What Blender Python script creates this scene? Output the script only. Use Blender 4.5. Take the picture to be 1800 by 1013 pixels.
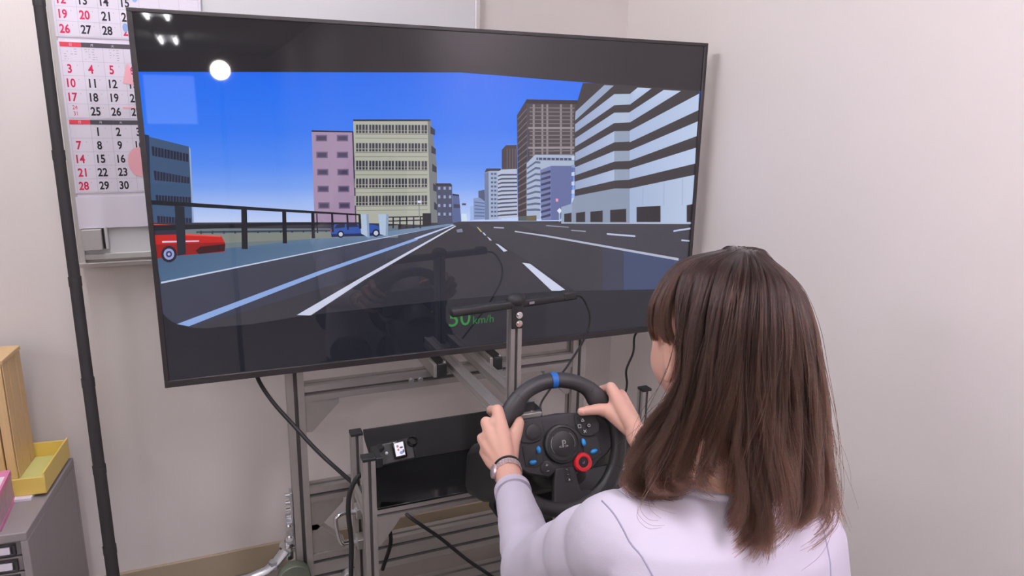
import bpy, bmesh, math, random
from mathutils import Vector, Matrix, Quaternion, noise

# ---------------------------------------------------------------- scene, camera, light, exposure
for _o in list(bpy.data.objects):
    bpy.data.objects.remove(_o, do_unlink=True)
SC = bpy.context.scene
COL = SC.collection
rng = random.Random(11)

# world axes: X along the back wall to the right, Y into the wall, Z up, floor at 0.
# the screen's front plane is Y = 0, its left edge X = 0
cam_d = bpy.data.cameras.new('camera')
cam = bpy.data.objects.new('camera', cam_d)
COL.objects.link(cam)
cam_d.sensor_width = 36.0
cam_d.lens = 36.0 * 1275.147 / 1800.0
cam_d.clip_start = 0.02
_r = Vector((0.922141, -0.386509, 0.016321)).normalized()
_f = Vector((0.379170, 0.894654, -0.236272)).normalized()
_u = _r.cross(_f).normalized()
_r = _f.cross(_u).normalized()
cam.matrix_world = Matrix(((_r.x, _u.x, -_f.x, 0.12167), (_r.y, _u.y, -_f.y, -1.75942),
                           (_r.z, _u.z, -_f.z, 1.495), (0, 0, 0, 1)))
SC.camera = cam

SC.view_settings.view_transform = 'Standard'
SC.view_settings.look = 'None'
SC.view_settings.gamma = 1.0
SC.view_settings.use_curve_mapping = False
SC.view_settings.exposure = 0.0

W = bpy.data.worlds.new('world')
SC.world = W
W.use_nodes = True
W.node_tree.nodes['Background'].inputs[0].default_value = (0.75, 0.78, 0.9, 1)
W.node_tree.nodes['Background'].inputs[1].default_value = 0.3

CEIL = 2.5
TUBE_STRENGTH = 58.0          # fluorescent tubes
TUBE_COLOR = (0.97, 0.94, 1.0)
VIDEO_LIGHT_W = 0.7           # small lamp on the news camera, behind the viewpoint
WINDOW_STRENGTH = 1.6

# ---------------------------------------------------------------- helpers
def srgb(r, g, b):
    def c(v):
        v /= 255.0
        return v / 12.92 if v <= 0.04045 else ((v + 0.055) / 1.055) ** 2.4
    return (c(r), c(g), c(b), 1.0)

def link(o):
    COL.objects.link(o)
    return o

def thing(name, label, cat, loc=(0, 0, 0), group=None):
    o = bpy.data.objects.new(name, None)
    o.empty_display_size = 0.05
    link(o)
    o.location = loc
    o['label'] = label
    o['category'] = cat
    if group:
        o['group'] = group
    return o

def tag(o, label, cat, group=None):
    o['label'] = label
    o['category'] = cat
    if group:
        o['group'] = group
    return o

class MB:
    """collects shapes (world coordinates) into one mesh"""
    def __init__(self):
        self.v = []
        self.f = []
        self.m = []
        self.cuts = []
    def cut(self):
        """the next shape starts a piece of its own (see build_each)"""
        self.cuts.append((len(self.v), len(self.f)))
        return self
    def build_each(self, name, mat, parent=None, bevel=0, smooth=False):
        c = self.cuts + [(len(self.v), len(self.f))]
        for (v0, f0), (v1, f1) in zip(c, c[1:]):
            q = MB()
            q.v = self.v[v0:v1]
            q.f = [tuple(i - v0 for i in f) for f in self.f[f0:f1]]
            q.m = self.m[f0:f1]
            q.build(name, mat, parent, bevel, smooth)
    def add(self, verts, faces, mi=0):
        n = len(self.v)
        self.v += [tuple(p) for p in verts]
        self.f += [tuple(i + n for i in q) for q in faces]
        self.m += [mi] * len(faces)
        return self
    def box(self, c, s, rot=None, mi=0):
        c = Vector(c)
        R = rot.to_matrix() if isinstance(rot, Quaternion) else (rot or Matrix.Identity(3))
        vs = []
        for k in range(8):
            p = Vector(((k & 1) - .5, ((k >> 1) & 1) - .5, ((k >> 2) & 1) - .5))
            vs.append(c + R @ Vector((p.x * s[0], p.y * s[1], p.z * s[2])))
        return self.add(vs, [(0, 2, 3, 1), (4, 5, 7, 6), (0, 1, 5, 4), (2, 6, 7, 3), (0, 4, 6, 2), (1, 3, 7, 5)], mi)
    def bx(self, x0, x1, y0, y1, z0, z1, mi=0):
        return self.box(((x0 + x1) / 2, (y0 + y1) / 2, (z0 + z1) / 2), (abs(x1 - x0), abs(y1 - y0), abs(z1 - z0)), None, mi)
    def prism(self, outline, p0, p1, up=(0, 0, 1), mi=0, slots=False):
        """2-D outline (a,b) swept from p0 to p1; b runs along up"""
        p0, p1 = Vector(p0), Vector(p1)
        d = (p1 - p0).normalized()
        b = Vector(up)
        b = (b - b.dot(d) * d).normalized()
        a = b.cross(d).normalized()
        n = len(outline)
        vs = [p0 + a * x + b * y for x, y in outline] + [p1 + a * x + b * y for x, y in outline]
        fs = [(i, (i + 1) % n, n + (i + 1) % n, n + i) for i in range(n)]
        fs += [tuple(range(n - 1, -1, -1)), tuple(range(n, 2 * n))]
        self.add(vs, fs, mi)
        if slots:                      # groove shade painted in: their bottoms take the darker second material
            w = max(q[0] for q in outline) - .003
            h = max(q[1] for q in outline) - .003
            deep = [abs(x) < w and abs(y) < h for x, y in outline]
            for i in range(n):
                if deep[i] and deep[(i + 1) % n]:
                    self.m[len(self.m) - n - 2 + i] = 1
        return self
    def tube(self, pts, r, n=10, mi=0, cap=True, closed=False, squash=None):
        pts = [Vector(p) for p in pts]
        m = len(pts)
        rr = r if isinstance(r, (list, tuple)) else [r] * m
        ref = None
        vs = []
        for i, p in enumerate(pts):
            if closed:
                t = pts[(i + 1) % m] - pts[i - 1]
            else:
                t = pts[min(i + 1, m - 1)] - pts[max(i - 1, 0)]
            t.normalize()
            if ref is None:
                ref = Vector((0, 0, 1)) if abs(t.z) < .9 else Vector((1, 0, 0))
            a = ref - ref.dot(t) * t
            if a.length < 1e-6:
                a = t.orthogonal()
            a.normalize()
            ref = a
            b = t.cross(a)
            for k in range(n):
                w = 2 * math.pi * k / n
                q = a * math.cos(w) + b * math.sin(w) * (squash or 1)
                vs.append(p + q * rr[i])
        fs = []
        for i in range(m if closed else m - 1):
            j = (i + 1) % m
            for k in range(n):
                l = (k + 1) % n
                fs.append((i * n + k, i * n + l, j * n + l, j * n + k))
        if cap and not closed:
            fs.append(tuple(range(n - 1, -1, -1)))
            fs.append(tuple((m - 1) * n + k for k in range(n)))
        return self.add(vs, fs, mi)
    def cyl(self, p0, p1, r0, r1=None, n=20, mi=0):
        return self.tube([p0, p1], [r0, r0 if r1 is None else r1], n, mi)
    def lathe(self, prof, c, axis=(0, 0, 1), n=28, mi=0):
        """profile of (radius, height) around axis at c"""
        c = Vector(c)
        ax = Vector(axis).normalized()
        a = ax.orthogonal().normalized()
        b = ax.cross(a)
        vs = []
        for r, h in prof:
            for k in range(n):
                w = 2 * math.pi * k / n
                vs.append(c + ax * h + (a * math.cos(w) + b * math.sin(w)) * max(r, 1e-5))
        fs = []
        for i in range(len(prof) - 1):
            for k in range(n):
                l = (k + 1) % n
                fs.append((i * n + k, i * n + l, (i + 1) * n + l, (i + 1) * n + k))
        fs.append(tuple(range(n - 1, -1, -1)))
        fs.append(tuple((len(prof) - 1) * n + k for k in range(n)))
        return self.add(vs, fs, mi)
    def ball(self, c, r, nu=16, nv=10, R=None, mi=0):
        c = Vector(c)
        r = (r, r, r) if not isinstance(r, (list, tuple)) else r
        vs = [c + (R or Matrix.Identity(3)) @ Vector((0, 0, r[2]))]
        for j in range(1, nv):
            t = math.pi * j / nv
            for k in range(nu):
                w = 2 * math.pi * k / nu
                q = Vector((r[0] * math.sin(t) * math.cos(w), r[1] * math.sin(t) * math.sin(w), r[2] * math.cos(t)))
                vs.append(c + (R @ q if R else q))
        q = Vector((0, 0, -r[2]))
        vs.append(c + (R @ q if R else q))
        fs = []
        for k in range(nu):
            fs.append((0, 1 + k, 1 + (k + 1) % nu))
        for j in range(nv - 2):
            for k in range(nu):
                l = (k + 1) % nu
                fs.append((1 + j * nu + k, 1 + (j + 1) * nu + k, 1 + (j + 1) * nu + l, 1 + j * nu + l))
        e = len(vs) - 1
        for k in range(nu):
            fs.append((e, 1 + (nv - 2) * nu + (k + 1) % nu, 1 + (nv - 2) * nu + k))
        return self.add(vs, fs, mi)
    def chain(self, pts, n=14):
        """tapered sphere chain: list of (x,y,z,r)"""
        for p in pts:
            self.ball(p[:3], p[3], n, max(8, n // 2 + 1))
        for a, b in zip(pts, pts[1:]):
            A, B = Vector(a[:3]), Vector(b[:3])
            if (B - A).length > 1e-5:
                self.tube([A, B], [a[3], b[3]], n)
        return self
    def loft(self, rings, n=32):
        """rings of (cx,cy,z,rx,ry[,power])"""
        vs = []
        for g in rings:
            p = g[5] if len(g) > 5 else 2.0
            for k in range(n):
                w = 2 * math.pi * k / n
                c, s = math.cos(w), math.sin(w)
                vs.append((g[0] + g[3] * math.copysign(abs(c) ** (2 / p), c), g[1] + g[4] * math.copysign(abs(s) ** (2 / p), s), g[2]))
        fs = []
        for i in range(len(rings) - 1):
            for k in range(n):
                l = (k + 1) % n
                fs.append((i * n + k, i * n + l, (i + 1) * n + l, (i + 1) * n + k))
        fs.append(tuple(range(n - 1, -1, -1)))
        fs.append(tuple((len(rings) - 1) * n + k for k in range(n)))
        return self.add(vs, fs)
    def mesh(self, name):
        me = bpy.data.meshes.new(name)
        me.from_pydata(self.v, [], self.f)
        bm = bmesh.new()
        bm.from_mesh(me)
        bmesh.ops.recalc_face_normals(bm, faces=bm.faces)
        bm.to_mesh(me)
        bm.free()
        return me
    def build(self, name, mat, parent=None, bevel=0, smooth=False, label=None, seg=2):
        me = self.mesh(name)
        mats = mat if isinstance(mat, (list, tuple)) else [mat]
        for m in mats:
            me.materials.append(m)
        if len(mats) > 1:
            me.polygons.foreach_set('material_index', self.m)
        o = link(bpy.data.objects.new(name, me))
        if parent is not None:
            o.parent = parent
            o.matrix_parent_inverse = world_of(parent).inverted()
        if bevel:
            md = o.modifiers.new('bevel', 'BEVEL')
            md.width = bevel
            md.segments = seg
            md.limit_method = 'ANGLE'
            md.angle_limit = math.radians(35)
        if smooth or bevel:
            me.polygons.foreach_set('use_smooth', [True] * len(me.polygons))
            if hasattr(me, 'set_sharp_from_angle'):
                me.set_sharp_from_angle(angle=math.radians(38))
        if label:
            o['label'] = label
        return o

def world_of(o):
    m = Matrix.LocRotScale(o.location, o.rotation_euler, o.scale)
    if o.parent is not None:
        m = world_of(o.parent) @ o.matrix_parent_inverse @ m
    return m

def attach(o, parent):
    o.parent = parent
    o.matrix_parent_inverse = world_of(parent).inverted()
    return o

def spline(pts, n=8):
    """Catmull-Rom through points"""
    P = [Vector(p) for p in pts]
    P = [P[0] * 2 - P[1]] + P + [P[-1] * 2 - P[-2]]
    out = []
    for i in range(1, len(P) - 2):
        for k in range(n):
            t = k / n
            a, b, c, d = P[i - 1], P[i], P[i + 1], P[i + 2]
            out.append(.5 * ((2 * b) + (c - a) * t + (2 * a - 5 * b + 4 * c - d) * t * t + (3 * b - a - 3 * c + d) * t ** 3))
    out.append(P[-2])
    return out

# ---------------------------------------------------------------- materials
def mat(name, col, rough=.5, metal=0.0, spec=.5, bump=None, var=None, coat=0.0, sheen=0.0, emit=None, estr=0.0, sub=0.0, aniso=0):
    """col linear rgba; bump=(scale,strength,(sx,sy,sz)); var=(scale,amount)"""
    m = bpy.data.materials.new(name)
    m.use_nodes = True
    nt = m.node_tree
    b = nt.nodes['Principled BSDF']
    b.inputs['Base Color'].default_value = col
    b.inputs['Roughness'].default_value = rough
    b.inputs['Metallic'].default_value = metal
    b.inputs['Specular IOR Level'].default_value = spec
    b.inputs['Coat Weight'].default_value = coat
    if sheen:
        b.inputs['Sheen Weight'].default_value = sheen
    if sub:
        b.inputs['Subsurface Weight'].default_value = sub
        b.inputs['Subsurface Radius'].default_value = (.008, .003, .0015)
        b.inputs['Subsurface Scale'].default_value = 1.0
    if emit:
        b.inputs['Emission Color'].default_value = emit
        b.inputs['Emission Strength'].default_value = estr
    tc = None
    def coord(scale3):
        nonlocal tc
        if tc is None:
            tc = nt.nodes.new('ShaderNodeTexCoord')
        mp = nt.nodes.new('ShaderNodeMapping')
        mp.inputs['Scale'].default_value = scale3
        nt.links.new(tc.outputs['Object'], mp.inputs['Vector'])
        return mp.outputs['Vector']
    if var:
        nz = nt.nodes.new('ShaderNodeTexNoise')
        nz.inputs['Scale'].default_value = var[0]
        nz.inputs['Detail'].default_value = 4
        nt.links.new(coord(var[2] if len(var) > 2 else (1, 1, 1)), nz.inputs['Vector'])
        mx = nt.nodes.new('ShaderNodeMix')
        mx.data_type = 'RGBA'
        mx.inputs[6].default_value = tuple(max(0, c * (1 - var[1])) for c in col[:3]) + (1,)
        mx.inputs[7].default_value = tuple(min(1, c * (1 + var[1])) for c in col[:3]) + (1,)
        nt.links.new(nz.outputs['Fac'], mx.inputs[0])
        nt.links.new(mx.outputs[2], b.inputs['Base Color'])
    if bump:
        nz = nt.nodes.new('ShaderNodeTexNoise')
        nz.inputs['Scale'].default_value = bump[0]
        nz.inputs['Detail'].default_value = 3
        nt.links.new(coord(bump[2] if len(bump) > 2 else (1, 1, 1)), nz.inputs['Vector'])
        bp = nt.nodes.new('ShaderNodeBump')
        bp.inputs['Strength'].default_value = bump[1]
        bp.inputs['Distance'].default_value = .002
        nt.links.new(nz.outputs['Fac'], bp.inputs['Height'])
        nt.links.new(bp.outputs['Normal'], b.inputs['Normal'])
    return m

M = {}
M['wall'] = mat('wall_paper', srgb(226, 219, 215), .85, spec=.25, bump=(1.0, .10, (260, 260, 60)), var=(2.5, .02))
M['ceiling'] = mat('ceiling_board', srgb(225, 223, 220), .9, bump=(150, .3))
M['floor'] = mat('floor_tile', srgb(140, 132, 126), .5, var=(6, .08))
M['base'] = mat('baseboard_vinyl', srgb(170, 155, 132), .55, var=(8, .04))
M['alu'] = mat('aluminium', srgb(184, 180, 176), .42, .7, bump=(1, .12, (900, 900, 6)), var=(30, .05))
M['alu_dark'] = mat('aluminium_slot', srgb(96, 92, 92), .6, .6)  # darker copy that paints shade into the profile grooves; also the plate legs
M['chrome'] = mat('chrome', srgb(225, 225, 228), .12, 1.0)
M['steel'] = mat('zinc_steel', srgb(185, 186, 190), .32, .7, var=(60, .12))
M['black'] = mat('black_plastic', srgb(36, 36, 37), .45, bump=(400, .08))
M['black_soft'] = mat('black_matte', srgb(46, 45, 46), .7, var=(25, .08))
M['black_gloss'] = mat('black_gloss', srgb(17, 18, 18), .12, coat=.3)
M['rubber'] = mat('black_rubber', srgb(30, 29, 30), .6)
M['bezel'] = mat('tv_bezel', srgb(48, 44, 46), .35, bump=(1, .08, (60, 800, 800)))
M['white_paper'] = mat('paper', srgb(226, 220, 232), .8, bump=(200, .05))
M['whiteboard'] = mat('whiteboard_enamel', srgb(212, 212, 214), .3, coat=.2)
M['wb_frame'] = mat('whiteboard_frame', srgb(200, 197, 195), .4, .6)
M['cab'] = mat('cabinet_enamel', srgb(142, 136, 137), .45, bump=(300, .08), var=(4, .02))
M['cab_dark'] = mat('cabinet_recess', srgb(60, 58, 60), .6)
M['eraser_grey'] = mat('eraser_grey', srgb(176, 172, 170), .5)
M['white_plastic'] = mat('white_plastic', srgb(220, 218, 222), .4)
M['yellow'] = mat('yellow_plastic', srgb(236, 208, 108), .35, spec=.4, sub=.0)
M['wood'] = mat('light_wood', srgb(210, 178, 130), .5, bump=(1, .1, (300, 300, 8)), var=(1.0, .10, (120, 120, 5)))
M['wood_edge'] = mat('wood_groove', srgb(92, 60, 30), .7)
M['label_grey'] = mat('grey_label', srgb(170, 172, 176), .35, .4)
M['green_sheet'] = mat('pale_green_sheet', srgb(206, 206, 132), .7)
M['cover_pink'] = mat('tissue_pink', srgb(214, 128, 170), .5, var=(30, .15))
M['cover_white'] = mat('tissue_white', srgb(228, 220, 230), .5)
M['cover_grey'] = mat('tissue_pattern', srgb(180, 150, 165), .5, var=(60, .25))
M['skin'] = mat('skin', srgb(206, 162, 145), .5, spec=.35, sub=.12, var=(35, .05), bump=(260, .05))
M['sweater'] = mat('pale_lavender_knit', srgb(188, 182, 197), .9, spec=.15, sheen=.15, bump=(700, .12))
M['seam'] = mat('sweater_seam', srgb(150, 146, 168), .9, spec=.1)
M['trousers'] = mat('dark_trousers', srgb(48, 50, 62), .9, bump=(400, .15))
M['shoe'] = mat('dark_shoe', srgb(40, 36, 36), .5)
M['chair'] = mat('chair_fabric', srgb(70, 74, 84), .9, bump=(500, .2))
M['blue'] = mat('blue_plastic', srgb(48, 142, 214), .35)
M['stripe_blue'] = mat('blue_stripe', srgb(20, 92, 168), .5)
M['red'] = mat('red_plastic', srgb(204, 40, 50), .4)
M['mark_white'] = mat('white_print', srgb(205, 205, 210), .5)
M['mark_grey'] = mat('grey_print', srgb(150, 146, 150), .35, .3)
M['leather'] = mat('rim_leather', srgb(44, 43, 45), .48, bump=(500, .12))
M['face_plate'] = mat('wheel_face', srgb(48, 47, 50), .42, bump=(350, .06))
M['ink_red'] = mat('ink_red', srgb(205, 38, 84), .8)
M['ink_black'] = mat('ink_black', srgb(38, 36, 48), .8)
M['ink_bar_red'] = mat('header_red', srgb(216, 70, 86), .8)
M['ink_bar_grey'] = mat('header_grey', srgb(78, 72, 80), .8)
M['ink_line'] = mat('grid_line', srgb(176, 172, 190), .8)
M['ink_pink'] = mat('ink_pink', srgb(238, 176, 186), .8)
M['ink_blue'] = mat('ink_blue', srgb(150, 178, 224), .8)
M['ink_faint'] = mat('ink_faint', srgb(165, 160, 172), .8)
M['nail'] = mat('nail', srgb(226, 164, 158), .3)
M['lip'] = mat('lip', srgb(190, 98, 98), .4)
M['eye_white'] = mat('eye_white', srgb(235, 232, 230), .2)
M['iris'] = mat('iris', srgb(45, 28, 20), .15)
M['brow'] = mat('brow', srgb(60, 42, 36), .8)
M['watch'] = mat('watch_metal', srgb(226, 206, 206), .3, .75)
M['watch_dial'] = mat('watch_dial', srgb(205, 188, 200), .2, .2, coat=.6)
M['tube'] = mat('lamp_tube', (1, 1, 1, 1), .5, emit=TUBE_COLOR + (1,), estr=TUBE_STRENGTH)
M['tube_cool'] = mat('lamp_tube_cool', (1, 1, 1, 1), .5, emit=(.94, .85, 1.0, 1), estr=TUBE_STRENGTH * 1.6)  # stronger cool tubes of the added lamp that brightens the right wall
M['lamp_body'] = mat('lamp_body', srgb(232, 232, 232), .5)
M['daylight'] = mat('window_daylight', (1, 1, 1, 1), .5, emit=(.72, .86, 1.0, 1), estr=WINDOW_STRENGTH)
M['video_lamp'] = mat('video_lamp_glass', (1, 1, 1, 1), .3, emit=(1.0, .86, .72, 1), estr=200.0)

# hair shader: brown, lighter towards the tips
hm = bpy.data.materials.new('brown_hair')
hm.use_nodes = True
nt = hm.node_tree
for nd in list(nt.nodes):
    nt.nodes.remove(nd)
out = nt.nodes.new('ShaderNodeOutputMaterial')
hb = nt.nodes.new('ShaderNodeBsdfHairPrincipled')
try:
    hb.model = 'CHIANG'
except Exception:
    pass
hb.parametrization = 'COLOR'
inf = nt.nodes.new('ShaderNodeHairInfo')
rp = nt.nodes.new('ShaderNodeValToRGB')
rp.color_ramp.elements[0].position = 0.15
rp.color_ramp.elements[0].color = srgb(23, 13, 11)
rp.color_ramp.elements[1].position = 1.0
rp.color_ramp.elements[1].color = srgb(56, 34, 24)
nt.links.new(inf.outputs['Intercept'], rp.inputs['Fac'])
hsv = nt.nodes.new('ShaderNodeHueSaturation')
mr = nt.nodes.new('ShaderNodeMapRange')
mr.inputs[3].default_value = .65
mr.inputs[4].default_value = 1.35
nt.links.new(inf.outputs['Random'], mr.inputs[0])
nt.links.new(mr.outputs[0], hsv.inputs['Value'])
nt.links.new(rp.outputs['Color'], hsv.inputs['Color'])
nt.links.new(hsv.outputs['Color'], hb.inputs['Color'])
hb.inputs['Roughness'].default_value = .30
hb.inputs['IOR'].default_value = 1.38
hb.inputs['Radial Roughness'].default_value = .45
nt.links.new(hb.outputs[0], out.inputs['Surface'])
M['hair'] = hm
M['hair_base'] = mat('hair_under', srgb(44, 30, 28), .6, bump=(1, .3, (500, 500, 20)))

# ---------------------------------------------------------------- the room
XL, XR, YB, YR = -4.2, 1.502, 0.52, -14.0
def struct(name, mb, m, bevel=0, parent=None):
    o = mb.build(name, m, parent, bevel)
    if parent is None:
        o['kind'] = 'structure'
    return o

struct('floor', MB().bx(XL - .1, XR + .1, YR - .1, YB + .1, -.1, 0), M['floor'])
struct('ceiling', MB().bx(XL - .1, XR + .1, YR - .1, YB + .1, CEIL, CEIL + .1), M['ceiling'])
struct('wall_back', MB().bx(XL - .1, XR + .1, YB, YB + .1, 0, CEIL), M['wall'])
struct('wall_right', MB().bx(XR, XR + .1, YR, YB, 0, CEIL), M['wall'])
struct('wall_left', MB().bx(XL - .1, XL, YR, YB, 0, CEIL), M['wall'])
# far wall behind the viewpoint with one window (it shows as a pale patch in the screen)
wx0, wx1, wz0, wz1 = -.84, .12, 1.12, 2.1
struct('wall_rear', MB().bx(XL, wx0, YR - .1, YR, 0, CEIL).bx(wx1, XR, YR - .1, YR, 0, CEIL)
       .bx(wx0, wx1, YR - .1, YR, 0, wz0).bx(wx0, wx1, YR - .1, YR, wz1, CEIL), M['wall'])
wn = struct('window_1', MB().bx(wx0, wx1, YR - .07, YR - .05, wz0, wz1), M['daylight'])
fr = MB()
for a, b, c, d in ((wx0, wx1, wz0, wz0 + .04), (wx0, wx1, wz1 - .04, wz1), (wx0, wx0 + .04, wz0, wz1), (wx1 - .04, wx1, wz0, wz1)):
    fr.bx(a, b, YR - .05, YR - .01, c, d)
fr.build('window_frame', M['wb_frame'], wn, .003)
struct('baseboard_back', MB().bx(XL, XR, YB - .012, YB, 0, .09), M['base'], .002)
struct('baseboard_right', MB().bx(XR - .012, XR, YR, YB - .012, 0, .09), M['base'], .002)

# ceiling lamps: a twin-tube row into the room, plus three added for fill
for i, (lx, ly) in enumerate(((-.22, -.32), (-.72, -3.7), (-.22, -7.0), (-.22, -10.5), (-2.9, -2.2), (-2.9, -6.0), (.9, -2.0))):
    words = ('nearest the wall with the screen', 'second from the screen wall, behind the viewpoint', 'third from the screen wall in the long row', 'farthest from the screen wall, by the rear window',
             'added as unseen fill over the open side of the room, nearer one', 'added as unseen fill over the open side of the room, farther one', 'added behind the seated woman to brighten the right wall')[i]
    t = thing('ceiling_lamp', 'white twin-tube ceiling lamp ' + words, 'lamp', (lx, ly, CEIL), 'twin-tube ceiling lamps')
    MB().bx(lx - .15, lx + .15, ly - .64, ly + .64, CEIL - .05, CEIL - .002).build('housing', M['lamp_body'], t, .006)
    for sx in (-.1, .1):
        MB().cyl((lx + sx, ly - .59, CEIL - .068), (lx + sx, ly + .59, CEIL - .068), .016, n=10).build('lamp_tube', M['tube_cool' if i == 6 else 'tube'], t, smooth=True)
        e = MB()
        for yy in (-.6, .6):
            e.cut().bx(lx + sx - .014, lx + sx + .014, ly + yy - .012, ly + yy + .012, CEIL - .085, CEIL - .05)
        e.build_each('tube_holder', M['white_plastic'], t, .003)

# the news camera's own lamp: a small light on a thin monopod just behind and above the viewpoint
vl = thing('video_light', 'small round video lamp on a thin black monopod behind the viewpoint', 'lamp', (.222, -1.86, 0))
MB().cyl((.222, -1.86, 0), (.222, -1.86, 1.62), .012, n=12).lathe([(.0, 0), (.09, 0), (.09, .01), (.02, .03)], (.222, -1.86, 0)).build('monopod', M['black'], vl, smooth=True)
MB().cyl((.222, -1.90, 1.652), (.222, -1.835, 1.652), .020, .024, n=24).build('lamp_housing', M['black'], vl, smooth=True)
MB().cyl((.222, -1.835, 1.652), (.222, -1.832, 1.652), .0095, n=24).build('lamp_front', M['video_lamp'], vl)
ld = bpy.data.lights.new('video_lamp_light', 'SPOT')
ld.energy = VIDEO_LIGHT_W * 10
ld.color = (1.0, .9, .84)
ld.shadow_soft_size = .04
ld.spot_size = math.radians(100)
ld.spot_blend = .8
lo = link(bpy.data.objects.new('video_lamp_light', ld))
lo.matrix_world = Matrix.Translation((.222, -1.82, 1.652)) @ (Vector((.45, 1.0, -.25)).to_track_quat('-Z', 'Y').to_matrix().to_4x4())
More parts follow.
